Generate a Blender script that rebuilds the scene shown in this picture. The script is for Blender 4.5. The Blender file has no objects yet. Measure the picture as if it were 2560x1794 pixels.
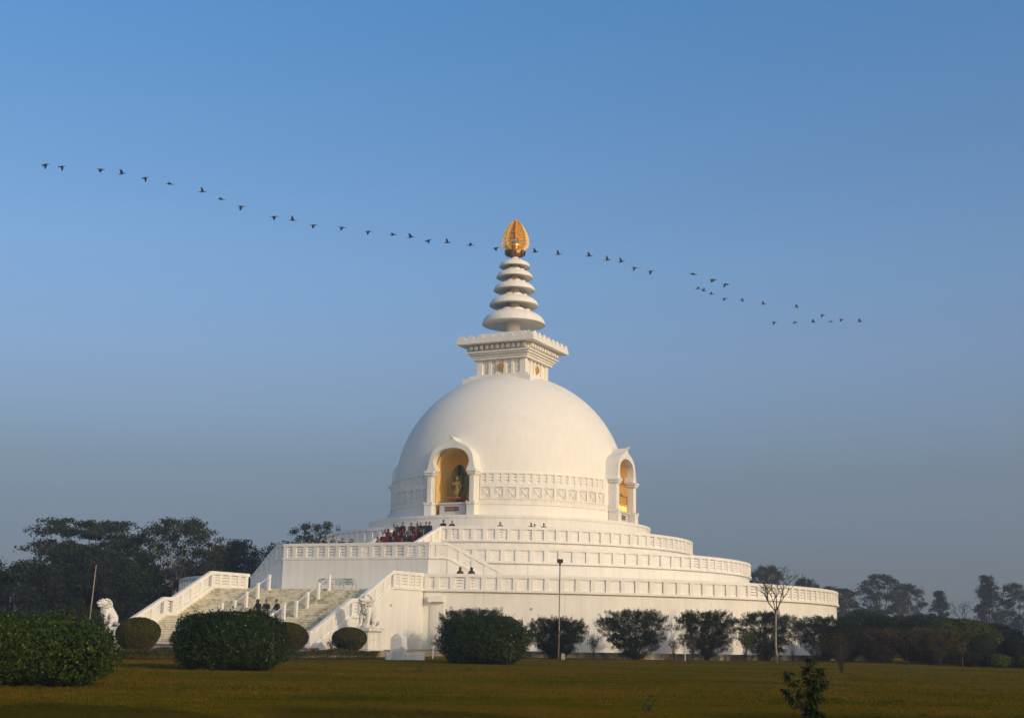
import bpy, math, random
import numpy as np
from mathutils import Vector, Matrix, geometry, noise

SC = bpy.context.scene
rng = np.random.default_rng(7)
random.seed(7)
R = math.radians

# ------------------------------------------------------------------ camera, sky, sun, exposure
PITCH, YAW, ROLL, CAM_D, EYE, FOCAL = 0.2066, -0.0008, 0.020, 122.15, 1.62, 3276.2
cam_data = bpy.data.cameras.new('camera')
cam = bpy.data.objects.new('camera', cam_data)
SC.collection.objects.link(cam)
cy, sy, cp, sp = math.cos(YAW), math.sin(YAW), math.cos(PITCH), math.sin(PITCH)
fw = Vector((sy * cp, cy * cp, sp)); rr = Vector((cy, -sy, 0)); uu = rr.cross(fw)
r2 = rr * math.cos(ROLL) + uu * math.sin(ROLL); u2 = uu * math.cos(ROLL) - rr * math.sin(ROLL)
cam.matrix_world = Matrix(((r2.x, u2.x, -fw.x, 0), (r2.y, u2.y, -fw.y, -CAM_D), (r2.z, u2.z, -fw.z, EYE), (0, 0, 0, 1)))
cam_data.sensor_fit = 'HORIZONTAL'; cam_data.sensor_width = 36.0
cam_data.lens = 36.0 * FOCAL / 2560.0
cam_data.clip_end = 6000; cam_data.clip_start = 0.5
SC.camera = cam

SUN_AZ, SUN_EL = R(42), R(18.5)          # azimuth measured from the camera's back towards its right
world = bpy.data.worlds.new('World'); SC.world = world; world.use_nodes = True
wn, wl = world.node_tree.nodes, world.node_tree.links
bg = wn['Background']
sky = wn.new('ShaderNodeTexSky'); sky.sky_type = 'NISHITA'; sky.sun_disc = False
sky.sun_elevation = SUN_EL; sky.sun_rotation = math.pi - SUN_AZ
sky.air_density = 1.25; sky.dust_density = 0.8; sky.ozone_density = 2.4; sky.altitude = 0
# smoky winter haze: the sky away from the sun is tinted by elevation, zenith and sun side brightened as added fill for shaded walls
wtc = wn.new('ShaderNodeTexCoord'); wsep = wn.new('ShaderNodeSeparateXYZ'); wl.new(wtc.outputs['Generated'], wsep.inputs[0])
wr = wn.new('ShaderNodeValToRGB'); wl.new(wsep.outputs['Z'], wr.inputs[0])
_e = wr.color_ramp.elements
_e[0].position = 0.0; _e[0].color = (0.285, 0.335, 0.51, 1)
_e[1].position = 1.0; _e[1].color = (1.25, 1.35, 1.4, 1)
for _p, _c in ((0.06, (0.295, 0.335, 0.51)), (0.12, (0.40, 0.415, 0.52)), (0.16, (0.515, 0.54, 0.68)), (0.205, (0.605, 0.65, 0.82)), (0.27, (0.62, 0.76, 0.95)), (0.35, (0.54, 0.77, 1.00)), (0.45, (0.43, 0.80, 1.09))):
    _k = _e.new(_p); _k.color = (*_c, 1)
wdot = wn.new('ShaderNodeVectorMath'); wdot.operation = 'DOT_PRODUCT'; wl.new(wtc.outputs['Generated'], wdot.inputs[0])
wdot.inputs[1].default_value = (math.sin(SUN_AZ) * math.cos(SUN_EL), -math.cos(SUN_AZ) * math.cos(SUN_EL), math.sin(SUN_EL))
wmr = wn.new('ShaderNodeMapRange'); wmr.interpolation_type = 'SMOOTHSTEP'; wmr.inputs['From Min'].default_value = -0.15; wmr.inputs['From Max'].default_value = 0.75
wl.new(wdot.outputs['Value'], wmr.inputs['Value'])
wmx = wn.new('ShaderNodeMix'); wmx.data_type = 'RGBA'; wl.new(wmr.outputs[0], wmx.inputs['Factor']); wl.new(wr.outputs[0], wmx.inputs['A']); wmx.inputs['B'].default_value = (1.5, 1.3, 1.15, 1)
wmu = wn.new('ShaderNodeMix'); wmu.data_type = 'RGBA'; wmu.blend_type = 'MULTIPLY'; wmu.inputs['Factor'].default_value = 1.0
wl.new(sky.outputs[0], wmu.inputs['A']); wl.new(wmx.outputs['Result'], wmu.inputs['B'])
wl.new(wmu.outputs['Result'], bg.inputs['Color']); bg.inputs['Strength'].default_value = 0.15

sun_data = bpy.data.lights.new('sun', 'SUN'); sun_data.energy = 2.4; sun_data.angle = R(0.6)
sun_data.color = (1.0, 0.79, 0.51)
sun = bpy.data.objects.new('sun', sun_data); SC.collection.objects.link(sun)
sdir = Vector((math.sin(SUN_AZ) * math.cos(SUN_EL), -math.cos(SUN_AZ) * math.cos(SUN_EL), math.sin(SUN_EL)))
sun.rotation_euler = sdir.to_track_quat('Z', 'Y').to_euler()
sun.location = sdir * 300

SC.view_settings.view_transform = 'Standard'; SC.view_settings.look = 'None'
SC.view_settings.exposure = 0.0; SC.view_settings.gamma = 1.0; SC.view_settings.use_curve_mapping = False
SC.render.engine = 'CYCLES'
SC.cycles.max_bounces = 6; SC.cycles.volume_bounces = 0; SC.cycles.transparent_max_bounces = 8

# ------------------------------------------------------------------ helpers
COL = SC.collection


class MB:
    def __init__(s):
        s.v = []; s.f = []; s.m = []

    def add(s, vs, fs, mi=0):
        n = len(s.v); s.v += [tuple(p) for p in vs]
        s.f += [tuple(i + n for i in f) for f in fs]; s.m += [mi] * len(fs)

    def box(s, x0, x1, y0, y1, z0, z1, mi=0):
        vs = [(x0, y0, z0), (x1, y0, z0), (x1, y1, z0), (x0, y1, z0), (x0, y0, z1), (x1, y0, z1), (x1, y1, z1), (x0, y1, z1)]
        s.add(vs, [(0, 3, 2, 1), (4, 5, 6, 7), (0, 1, 5, 4), (1, 2, 6, 5), (2, 3, 7, 6), (3, 0, 4, 7)], mi)

    def bbox(s, x0, x1, y0, y1, z0, z1, b=0.02, mi=0):
        # box with chamfered vertical and top edges
        def ring(d, z):
            return [(x0 + d, y0, z), (x1 - d, y0, z), (x1, y0 + d, z), (x1, y1 - d, z), (x1 - d, y1, z), (x0 + d, y1, z), (x0, y1 - d, z), (x0, y0 + d, z)]
        a = ring(b, z0); c = ring(b, z1 - b)
        t = [(x0 + b * 1.4, y0 + b, z1), (x1 - b * 1.4, y0 + b, z1), (x1 - b, y0 + b * 1.4, z1), (x1 - b, y1 - b * 1.4, z1), (x1 - b * 1.4, y1 - b, z1), (x0 + b * 1.4, y1 - b, z1), (x0 + b, y1 - b * 1.4, z1), (x0 + b, y0 + b * 1.4, z1)]
        fs = [tuple(range(7, -1, -1)), tuple(range(16, 24))]
        for k in (0, 8):
            for i in range(8):
                j = (i + 1) % 8; fs.append((k + i, k + j, k + 8 + j, k + 8 + i))
        s.add(a + c + t, fs, mi)

    def beam(s, p, q, nx, ny, w, z0, z1, mi=0):
        # beam from p to q (sloping), vertical end faces; (nx,ny) = unit horizontal normal, w = (w0,w1) offsets along it
        w0, w1 = w
        vs = []
        for (X, Y, Z) in (p, q):
            for (o, dz) in ((w0, z0), (w1, z0), (w1, z1), (w0, z1)):
                vs.append((X + nx * o, Y + ny * o, Z + dz))
        s.add(vs, [(0, 1, 2, 3), (7, 6, 5, 4), (0, 4, 5, 1), (1, 5, 6, 2), (2, 6, 7, 3), (3, 7, 4, 0)], mi)

    def prism(s, poly, f, d0, d1, mi=0):
        # polygon (list of 2D) mapped by f(a,b,depth)->xyz, extruded from d0 to d1
        n = len(poly)
        vs = [f(a, b, d0) for a, b in poly] + [f(a, b, d1) for a, b in poly]
        fs = [tuple(range(n)), tuple(range(2 * n - 1, n - 1, -1))]
        for i in range(n):
            j = (i + 1) % n; fs.append((i, n + i, n + j, j))
        s.add(vs, fs, mi)

    def arc(s, r0, r1, z0, z1, a0, a1, n=None, mi=0):
        # arc-shaped box; angles in degrees from -Y towards +X
        n = n or max(1, int(abs(a1 - a0) / 1.5) + 1)
        vs = []
        for i in range(n + 1):
            a = R(a0 + (a1 - a0) * i / n); sx, cx = math.sin(a), -math.cos(a)
            vs += [(r0 * sx, r0 * cx, z0), (r1 * sx, r1 * cx, z0), (r1 * sx, r1 * cx, z1), (r0 * sx, r0 * cx, z1)]
        fs = [(0, 1, 2, 3), (4 * n + 3, 4 * n + 2, 4 * n + 1, 4 * n)]
        for i in range(n):
            k = 4 * i
            fs += [(k, k + 4, k + 5, k + 1), (k + 1, k + 5, k + 6, k + 2), (k + 2, k + 6, k + 7, k + 3), (k + 3, k + 7, k + 4, k)]
        s.add(vs, fs, mi)

    def revolve(s, prof, n=48, cap=True, mi=0, cx=0, cy=0, wob=None):
        vs = []
        for (r, z) in prof:
            for i in range(n):
                a = 2 * math.pi * i / n
                k = wob(a, z) if wob else 1
                vs.append((cx + r * k * math.sin(a), cy - r * k * math.cos(a), z))
        fs = []
        for j in range(len(prof) - 1):
            for i in range(n):
                i2 = (i + 1) % n
                fs.append((j * n + i, j * n + i2, (j + 1) * n + i2, (j + 1) * n + i))
        if cap:
            if prof[0][0] > 1e-4: fs.append(tuple(range(n - 1, -1, -1)))
            if prof[-1][0] > 1e-4: fs.append(tuple((len(prof) - 1) * n + i for i in range(n)))
        s.add(vs, fs, mi)

    def tube(s, pts, rad, n=6, mi=0):
        pts = [Vector(p) for p in pts]
        if not hasattr(rad, '__len__'): rad = [rad] * len(pts)
        vs = []
        for i, p in enumerate(pts):
            d = (pts[min(i + 1, len(pts) - 1)] - pts[max(i - 1, 0)]).normalized()
            a = d.orthogonal().normalized(); b = d.cross(a)
            for k in range(n):
                t = 2 * math.pi * k / n
                vs.append(p + (a * math.cos(t) + b * math.sin(t)) * rad[i])
        fs = [tuple(range(n - 1, -1, -1)), tuple(range((len(pts) - 1) * n, len(pts) * n))]
        for j in range(len(pts) - 1):
            for k in range(n):
                k2 = (k + 1) % n; fs.append((j * n + k, j * n + k2, (j + 1) * n + k2, (j + 1) * n + k))
        s.add(vs, fs, mi)

    def ball(s, c, r, nu=10, nv=7, mi=0):
        rx, ry, rz = r if hasattr(r, '__len__') else (r, r, r)
        vs = [(c[0], c[1], c[2] - rz)]
        for j in range(1, nv):
            t = math.pi * j / nv - math.pi / 2
            for i in range(nu):
                a = 2 * math.pi * i / nu
                vs.append((c[0] + rx * math.cos(t) * math.cos(a), c[1] + ry * math.cos(t) * math.sin(a), c[2] + rz * math.sin(t)))
        vs.append((c[0], c[1], c[2] + rz)); top = len(vs) - 1
        fs = []
        for i in range(nu):
            i2 = (i + 1) % nu
            fs.append((0, 1 + i2, 1 + i)); fs.append((top, top - nu + i, top - nu + i2))
            for j in range(nv - 2):
                a = 1 + j * nu
                fs.append((a + i, a + i2, a + nu + i2, a + nu + i))
        s.add(vs, fs, mi)

    def mesh(s, name, mats, smooth=False, angle=None):
        me = bpy.data.meshes.new(name)
        me.from_pydata(s.v, [], s.f)
        for m in (mats if isinstance(mats, (list, tuple)) else [mats]): me.materials.append(m)
        if len(set(s.m)) > 1: me.polygons.foreach_set('material_index', s.m)
        if smooth: me.polygons.foreach_set('use_smooth', [True] * len(me.polygons))
        me.update()
        if smooth and angle: me.set_sharp_from_angle(angle=R(angle))
        return me


def put(name, me, parent=None, loc=None, rotz=0.0, label=None, kind=None):
    o = bpy.data.objects.new(name, me); COL.objects.link(o)
    if parent is not None: o.parent = parent
    if loc is not None: o.location = loc
    if rotz: o.rotation_euler = (0, 0, rotz)
    if label: o['label'] = label
    if kind: o['kind'] = kind
    return o


def tag(o, label, cat, group=None):
    o['label'] = label; o['category'] = cat
    if group: o['group'] = group
    return o


def thing(name, label, cat, loc=(0, 0, 0), rotz=0.0, group=None):
    o = bpy.data.objects.new(name, None); COL.objects.link(o)
    o.empty_display_size = 0.3
    o.location = loc; o.rotation_euler = (0, 0, rotz)
    return tag(o, label, cat, group)


def copy_tree(o, parent=None):
    c = o.copy(); COL.objects.link(c)
    if parent is not None: c.parent = parent
    for ch in list(o.children): copy_tree(ch, c)
    return c


def np_mesh(name, verts, nper, mat):
    """faces of nper consecutive vertices each"""
    me = bpy.data.meshes.new(name)
    nv = len(verts); nf = nv // nper
    me.vertices.add(nv); me.vertices.foreach_set('co', np.asarray(verts, np.float32).ravel())
    me.loops.add(nv); me.loops.foreach_set('vertex_index', np.arange(nv, dtype=np.int32))
    me.polygons.add(nf)
    me.polygons.foreach_set('loop_start', np.arange(0, nv, nper, dtype=np.int32))
    me.polygons.foreach_set('loop_total', np.full(nf, nper, np.int32))
    me.materials.append(mat); me.update(calc_edges=True)
    return me


# ------------------------------------------------------------------ materials
def nt(name):
    m = bpy.data.materials.new(name); m.use_nodes = True
    return m, m.node_tree.nodes, m.node_tree.links, m.node_tree.nodes['Principled BSDF']


def mat(name, col, rough=0.6, metal=0.0, var=0.12, scale=4.0, bump=0.0, bscale=30.0, island=0.0, spec=0.5, obj_coords=True, trans=0.0, col2=None):
    m, N, L, P = nt(name)
    P.inputs['Roughness'].default_value = rough; P.inputs['Metallic'].default_value = metal
    P.inputs['Specular IOR Level'].default_value = spec
    tc = N.new('ShaderNodeTexCoord'); co = tc.outputs['Object' if obj_coords else 'Generated']
    nz = N.new('ShaderNodeTexNoise'); nz.inputs['Scale'].default_value = scale; nz.inputs['Detail'].default_value = 5
    L.new(co, nz.inputs['Vector'])
    mx = N.new('ShaderNodeMix'); mx.data_type = 'RGBA'
    c2 = col2 if col2 else tuple(c * (1 - var * 2) for c in col)
    mx.inputs['A'].default_value = (*c2, 1); mx.inputs['B'].default_value = (*(col if col2 else tuple(min(1, c * (1 + var * 0.7)) for c in col)), 1)
    rp = N.new('ShaderNodeMapRange'); rp.inputs['From Min'].default_value = 0.3; rp.inputs['From Max'].default_value = 0.7
    L.new(nz.outputs['Fac'], rp.inputs['Value']); L.new(rp.outputs[0], mx.inputs['Factor'])
    out = mx.outputs['Result']
    if island:
        g = N.new('ShaderNodeNewGeometry'); hs = N.new('ShaderNodeHueSaturation')
        mr = N.new('ShaderNodeMapRange'); mr.inputs['To Min'].default_value = 1 - island; mr.inputs['To Max'].default_value = 1 + island
        L.new(g.outputs['Random Per Island'], mr.inputs['Value']); L.new(mr.outputs[0], hs.inputs['Value'])
        mh = N.new('ShaderNodeMapRange'); mh.inputs['To Min'].default_value = 0.5 + island * 0.045; mh.inputs['To Max'].default_value = 0.5 - island * 0.045
        L.new(g.outputs['Random Per Island'], mh.inputs['Value']); L.new(mh.outputs[0], hs.inputs['Hue'])
        L.new(out, hs.inputs['Color']); out = hs.outputs['Color']
    L.new(out, P.inputs['Base Color'])
    if bump:
        n2 = N.new('ShaderNodeTexNoise'); n2.inputs['Scale'].default_value = bscale; L.new(co, n2.inputs['Vector'])
        b = N.new('ShaderNodeBump'); b.inputs['Strength'].default_value = bump; b.inputs['Distance'].default_value = 0.02
        L.new(n2.outputs['Fac'], b.inputs['Height']); L.new(b.outputs[0], P.inputs['Normal'])
    if trans:
        t = N.new('ShaderNodeBsdfTranslucent'); L.new(out, t.inputs['Color'])
        ms = N.new('ShaderNodeMixShader'); ms.inputs[0].default_value = trans
        L.new(P.outputs[0], ms.inputs[1]); L.new(t.outputs[0], ms.inputs[2])
        L.new(ms.outputs[0], N['Material Output'].inputs['Surface'])
    return m


def white_paint(name, base=(0.82, 0.785, 0.725), streak=0.06, dirt=0.0):
    """lime-washed render: faint vertical rain streaks, mottling"""
    m, N, L, P = nt(name)
    P.inputs['Roughness'].default_value = 0.62; P.inputs['Specular IOR Level'].default_value = 0.3
    g = N.new('ShaderNodeNewGeometry')
    mp = N.new('ShaderNodeMapping'); mp.inputs['Scale'].default_value = (1.6, 1.6, 0.10); L.new(g.outputs['Position'], mp.inputs['Vector'])
    n1 = N.new('ShaderNodeTexNoise'); n1.inputs['Scale'].default_value = 1.8; n1.inputs['Detail'].default_value = 6; L.new(mp.outputs[0], n1.inputs['Vector'])
    n2 = N.new('ShaderNodeTexNoise'); n2.inputs['Scale'].default_value = 0.5; n2.inputs['Detail'].default_value = 8; L.new(g.outputs['Position'], n2.inputs['Vector'])
    r1 = N.new('ShaderNodeMapRange'); r1.inputs['From Min'].default_value = 0.25; r1.inputs['From Max'].default_value = 0.6
    r1.inputs['To Min'].default_value = 1 - streak * 1.7; r1.inputs['To Max'].default_value = 1.0; L.new(n1.outputs['Fac'], r1.inputs['Value'])
    r2_ = N.new('ShaderNodeMapRange'); r2_.inputs['From Min'].default_value = 0.3; r2_.inputs['From Max'].default_value = 0.65
    r2_.inputs['To Min'].default_value = 1 - streak - dirt; r2_.inputs['To Max'].default_value = 1.0; L.new(n2.outputs['Fac'], r2_.inputs['Value'])
    mu = N.new('ShaderNodeMath'); mu.operation = 'MULTIPLY'; L.new(r1.outputs[0], mu.inputs[0]); L.new(r2_.outputs[0], mu.inputs[1])
    mx = N.new('ShaderNodeMix'); mx.data_type = 'RGBA'; mx.inputs['A'].default_value = (base[0] * .62, base[1] * .6, base[2] * .55, 1); mx.inputs['B'].default_value = (*base, 1)
    mr = N.new('ShaderNodeMapRange'); mr.inputs['From Min'].default_value = 0.62; mr.inputs['From Max'].default_value = 1.0
    L.new(mu.outputs[0], mr.inputs['Value']); L.new(mr.outputs[0], mx.inputs['Factor'])
    L.new(mx.outputs['Result'], P.inputs['Base Color'])
    n3 = N.new('ShaderNodeTexNoise'); n3.inputs['Scale'].default_value = 14; n3.inputs['Detail'].default_value = 4; L.new(g.outputs['Position'], n3.inputs['Vector'])
    b = N.new('ShaderNodeBump'); b.inputs['Strength'].default_value = 0.12; b.inputs['Distance'].default_value = 0.02
    L.new(n3.outputs['Fac'], b.inputs['Height']); L.new(b.outputs[0], P.inputs['Normal'])
    return m


WHITE = white_paint('white lime paint')
WHITE2 = white_paint('weathered white paint', (0.78, 0.75, 0.70), 0.10, 0.06)
DOME = white_paint('dome white paint', (0.83, 0.785, 0.715), 0.03)


def marble_mat():
    m, N, L, P = nt('stained marble')
    P.inputs['Roughness'].default_value = 0.5
    g = N.new('ShaderNodeNewGeometry')
    n1 = N.new('ShaderNodeTexNoise'); n1.inputs['Scale'].default_value = 1.3; n1.inputs['Detail'].default_value = 9; n1.inputs['Distortion'].default_value = 1.5
    L.new(g.outputs['Position'], n1.inputs['Vector'])
    cr = N.new('ShaderNodeValToRGB'); L.new(n1.outputs['Fac'], cr.inputs[0])
    e = cr.color_ramp.elements
    e[0].position = 0.34; e[0].color = (0.44, 0.375, 0.24, 1)
    e[1].position = 0.62; e[1].color = (0.80, 0.71, 0.52, 1)
    a = e.new(0.46); a.color = (0.70, 0.61, 0.43, 1)
    hs = N.new('ShaderNodeHueSaturation')
    mr = N.new('ShaderNodeMapRange'); mr.inputs['To Min'].default_value = 0.84; mr.inputs['To Max'].default_value = 1.10
    L.new(g.outputs['Random Per Island'], mr.inputs['Value']); L.new(mr.outputs[0], hs.inputs['Value'])
    L.new(cr.outputs[0], hs.inputs['Color']); L.new(hs.outputs[0], P.inputs['Base Color'])
    return m


MARBLE = marble_mat()
GOLD = mat('gilded metal', (0.95, 0.66, 0.22), 0.42, 0.80, 0.12, 8, 0.25, 25, col2=(0.78, 0.46, 0.11))
GOLD_BALL = mat('polished gold', (0.95, 0.55, 0.14), 0.24, 1.0, 0.03, 3)
OLDGOLD = mat('aged gold', (0.85, 0.58, 0.17), 0.38, 0.85, 0.25, 10, 0.5, 40, col2=(0.45, 0.30, 0.09))
BRONZE = mat('brown bronze', (0.30, 0.17, 0.07), 0.4, 0.9, 0.2, 6, 0.3, 20)
COPPER = mat('reddish copper', (0.45, 0.17, 0.07), 0.45, 0.5, 0.15, 6)
YELLOW = mat('ochre yellow plaster', (0.90, 0.60, 0.18), 0.7, 0, 0.04, 2.5)
GREYM = mat('grey marble', (0.60, 0.585, 0.54), 0.35, 0, 0.08, 5)
PLAQUE = mat('dark red plaque', (0.16, 0.055, 0.035), 0.5, 0, 0.1)
LETTER = mat('pale pink lettering', (0.50, 0.33, 0.27), 0.5, 0, 0.05)
DARKM = mat('dark bronze filigree', (0.035, 0.035, 0.025), 0.5, 0.6, 0.2)
CONC = mat('weathered concrete', (0.42, 0.38, 0.30), 0.85, 0, 0.3, 2.2, 0.4, 15, col2=(0.13, 0.11, 0.07))
REDK = mat('faded red kerb paint', (0.24, 0.075, 0.055), 0.8, 0, 0.2, 3)
STEEL = mat('galvanised steel', (0.46, 0.42, 0.38), 0.45, 0.5, 0.2, 3, col2=(0.22, 0.17, 0.13))
RUST = mat('rusty painted steel', (0.42, 0.33, 0.27), 0.6, 0.1, 0.2, 1.2, col2=(0.13, 0.08, 0.06))
BLACK = mat('black housing', (0.02, 0.02, 0.022), 0.4)
RAILW = mat('white handrail paint', (0.60, 0.57, 0.60), 0.4, 0, 0.04)
BOARD = mat('pale sign board', (0.55, 0.56, 0.48), 0.5, 0, 0.06)
INK = mat('dark sign print', (0.14, 0.13, 0.11), 0.6, 0, 0.1)
BARK = mat('brown bark', (0.13, 0.095, 0.065), 0.9, 0, 0.3, 5, 0.6, 20)
PALEBARK = mat('pale grey bark', (0.30, 0.25, 0.20), 0.85, 0, 0.25, 3, 0.4, 20)
BARE = mat('bare twig bark', (0.075, 0.058, 0.042), 0.85, 0, 0.25, 3)
BIRDM = mat('black plumage', (0.012, 0.013, 0.014), 0.6, 0, 0.2)


def leaf(name, col, isl=0.45, rough=0.5, tr=0.28, col2=None):
    return mat(name, col, rough, 0, 0.25, 0.6, island=isl, trans=tr, spec=0.2, col2=col2 or (col[0] * .65, col[1] * .62, col[2] * .6))


L_HEDGE = leaf('glossy hedge leaf', (0.040, 0.070, 0.004), 0.55, 0.36)
L_HEDGE2 = leaf('dark hedge leaf', (0.028, 0.052, 0.004), 0.5, 0.36)
L_YEL = leaf('yellowing leaf', (0.20, 0.17, 0.012), 0.4)
L_BALL = leaf('clipped topiary leaf', (0.068, 0.078, 0.006), 0.5, 0.6, 0.2, (0.062, 0.050, 0.008))
TWIG = mat('brown inner twigs', (0.07, 0.05, 0.022), 0.9, 0, 0.3, 5)
L_SHRUB = leaf('feathery shrub leaf', (0.036, 0.054, 0.012), 0.45, 0.5)
L_TREE = leaf('dull tree leaf', (0.050, 0.058, 0.022), 0.45, 0.6)
L_TREE2 = leaf('dark tree leaf', (0.030, 0.041, 0.017), 0.4, 0.6)
L_TREE3 = leaf('mid green tree leaf', (0.042, 0.058, 0.014), 0.4, 0.6)
L_RED = leaf('reddish dry leaf', (0.135, 0.100, 0.042), 0.35, 0.8)
L_GREEN = leaf('fresh green leaf', (0.080, 0.100, 0.008), 0.5, 0.5)
L_DRY = leaf('dry brown leaf', (0.065, 0.045, 0.016), 0.4, 0.8)
L_PLANT = leaf('mango leaf', (0.065, 0.090, 0.010), 0.4, 0.35)
FLOWER = mat('red flower', (0.22, 0.035, 0.02), 0.7, 0, 0.1, island=0.3)
WFLOWER = mat('white flower', (0.75, 0.72, 0.65), 0.7, 0, 0.1)

# ------------------------------------------------------------------ local frame of the pagoda
PSI = R(26.3)
GZ = 0.12                     # height of the lawn
PZ = 0.45                     # height of the paved plinth


def W(v, u, z=0.0):           # v to the right of the stair axis, u outwards in front of the pagoda axis
    c, s = math.cos(PSI), math.sin(PSI)
    return Vector((v * c - u * s, -v * s - u * c, z))


# ------------------------------------------------------------------ ground, plinth
def ground_mat():
    m, N, L, P = nt('dry winter lawn')
    P.inputs['Roughness'].default_value = 0.95; P.inputs['Specular IOR Level'].default_value = 0.0
    g = N.new('ShaderNodeNewGeometry')
    mp = N.new('ShaderNodeMapping'); mp.inputs['Scale'].default_value = (0.55, 1, 1); L.new(g.outputs['Position'], mp.inputs['Vector'])
    n1 = N.new('ShaderNodeTexNoise'); n1.inputs['Scale'].default_value = 0.16; n1.inputs['Detail'].default_value = 9; n1.inputs['Roughness'].default_value = 0.68; L.new(mp.outputs[0], n1.inputs['Vector'])
    cr = N.new('ShaderNodeValToRGB'); L.new(n1.outputs['Fac'], cr.inputs[0]); e = cr.color_ramp.elements
    e[0].position = 0.36; e[0].color = (0.054, 0.062, 0.002, 1)
    e[1].position = 0.62; e[1].color = (0.185, 0.098, 0.010, 1)
    a = e.new(0.48); a.color = (0.128, 0.092, 0.003, 1)
    n2 = N.new('ShaderNodeTexNoise'); n2.inputs['Scale'].default_value = 9; n2.inputs['Detail'].default_value = 6; L.new(g.outputs['Position'], n2.inputs['Vector'])
    mr = N.new('ShaderNodeMapRange'); mr.inputs['From Min'].default_value = .3; mr.inputs['From Max'].default_value = .7; mr.inputs['To Min'].default_value = .6; mr.inputs['To Max'].default_value = 1.25
    L.new(n2.outputs['Fac'], mr.inputs['Value'])
    hs = N.new('ShaderNodeHueSaturation'); L.new(cr.outputs[0], hs.inputs['Color']); L.new(mr.outputs[0], hs.inputs['Value'])
    L.new(hs.outputs[0], P.inputs['Base Color'])
    n3 = N.new('ShaderNodeTexNoise'); n3.inputs['Scale'].default_value = 25; n3.inputs['Detail'].default_value = 8; L.new(g.outputs['Position'], n3.inputs['Vector'])
    b = N.new('ShaderNodeBump'); b.inputs['Strength'].default_value = 0.9; b.inputs['Distance'].default_value = 0.08
    L.new(n3.outputs['Fac'], b.inputs['Height']); L.new(b.outputs[0], P.inputs['Normal'])
    return m


LAWN = ground_mat()
mb = MB()
xs = [-2500, -600, -120] + [-60 + 4 * i for i in range(31)] + [120, 600, 2500]
ys = [-1200, -400, -160] + [-126 + 3 * i for i in range(44)] + [60, 400, 3500]
for y in ys:
    for x in xs:
        h = 0.0
        if abs(x) < 61 and -127 < y < 4: h = 0.05 * noise.noise(Vector((x * .09, y * .09, 3.1)))
        mb.v.append((x, y, GZ + h))
nx = len(xs)
for j in range(len(ys) - 1):
    for i in range(nx - 1):
        a = j * nx + i; mb.f.append((a, a + 1, a + nx + 1, a + nx)); mb.m.append(0)
put('ground', mb.mesh('ground', LAWN, True), kind='structure')

PATH_M = mat('grey brown plaza paving', (0.30, 0.26, 0.20), 0.9, 0, 0.25, 0.8, col2=(0.14, 0.115, 0.08))
mb = MB(); mb.arc(20, 31.7, GZ - 0.3, PZ, -180, 180, 120)
put('plinth_pavement', mb.mesh('plinth_pavement', PATH_M), None, (0, 0, 0), -PSI, kind='structure')
mb = MB(); mb.box(-15.5, 11.6, -49.0, -31.0, GZ - 0.3, PZ - 0.004)
plz = put('entrance_pavement', mb.mesh('entrance_pavement', PATH_M), None, (0, 0, 0), -PSI, kind='structure')

# ------------------------------------------------------------------ THE PAGODA
pagoda = thing('pagoda', 'huge white domed peace pagoda on three round terraces with a ringed spire and gold finial', 'pagoda', (0, 0, 0), -PSI)
HA, HB, HC, HD = 4.45, 6.84, 8.80, 11.29       # cornice undersides / deck levels
RA, RB, RC, RD = 29.40, 21.95, 16.81, 13.00
B = 1.23                                        # height cornice underside to rail top


def part(name, m, mats, parent=pagoda, smooth=False, label=None, angle=None, loc=None, rotz=0):
    return put(name, m.mesh(name, mats, smooth, angle), parent, loc, rotz, label)


def terrace(name, r, z0, z1, rin, label, step=11.25, gap=None):
    m = MB(); m.revolve([(r - 0.33, z0), (r - 0.33, z1 + 0.09), (rin, z1 + 0.09)], 160, cap=False)
    o = part(name, m, WHITE, label=label)
    pm = MB(); pm.arc(r - 0.30, r - 0.16, z0, z1 - 0.001, -step / 2 + 0.013, step / 2 - 0.013, 8)
    pme = pm.mesh('wall_panel', WHITE)
    a = -84.0
    while a < 127:
        if gap is None or not (gap[0] < a < gap[1]):
            put('wall_panel', pme, o, None, R(a))
        a += step
    return o


terrace('lower_terrace', RA, GZ - 0.2, HA, RB - 1, 'tall lower round terrace wall of smooth white panels', gap=(-12, 9))
terrace('middle_terrace', RB, HA, HB, RC - 1, 'middle round white terrace wall', 12.0)
terrace('upper_terrace', RC, HB, HC, RD - 1, 'upper round white terrace wall', 12.0)

# post and panel meshes shared by all level balustrades
pm = MB(); pm.bbox(-0.18, 0.18, -0.12, 0.12, 0.17, 1.0, 0.012); POST = pm.mesh('post', WHITE)


def louvre_mesh(w):
    m = MB(); h = 0.2075
    for k in range(4):
        z = 0.17 + k * h
        y0 = -0.035
        m.add([(-w / 2, y0, z), (w / 2, y0, z), (w / 2, y0 + .06, z), (-w / 2, y0 + .06, z),
               (-w / 2, y0 + .06, z + h - .034), (w / 2, y0 + .06, z + h - .034), (w / 2, y0 + .11, z + h - .034), (-w / 2, y0 + .11, z + h - .034)],
              [(0, 3, 2, 1), (4, 5, 6, 7), (0, 1, 5, 4), (1, 2, 6, 5), (2, 3, 7, 6), (3, 0, 4, 7)])
    return m.mesh('louvre_panel', WHITE)


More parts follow.
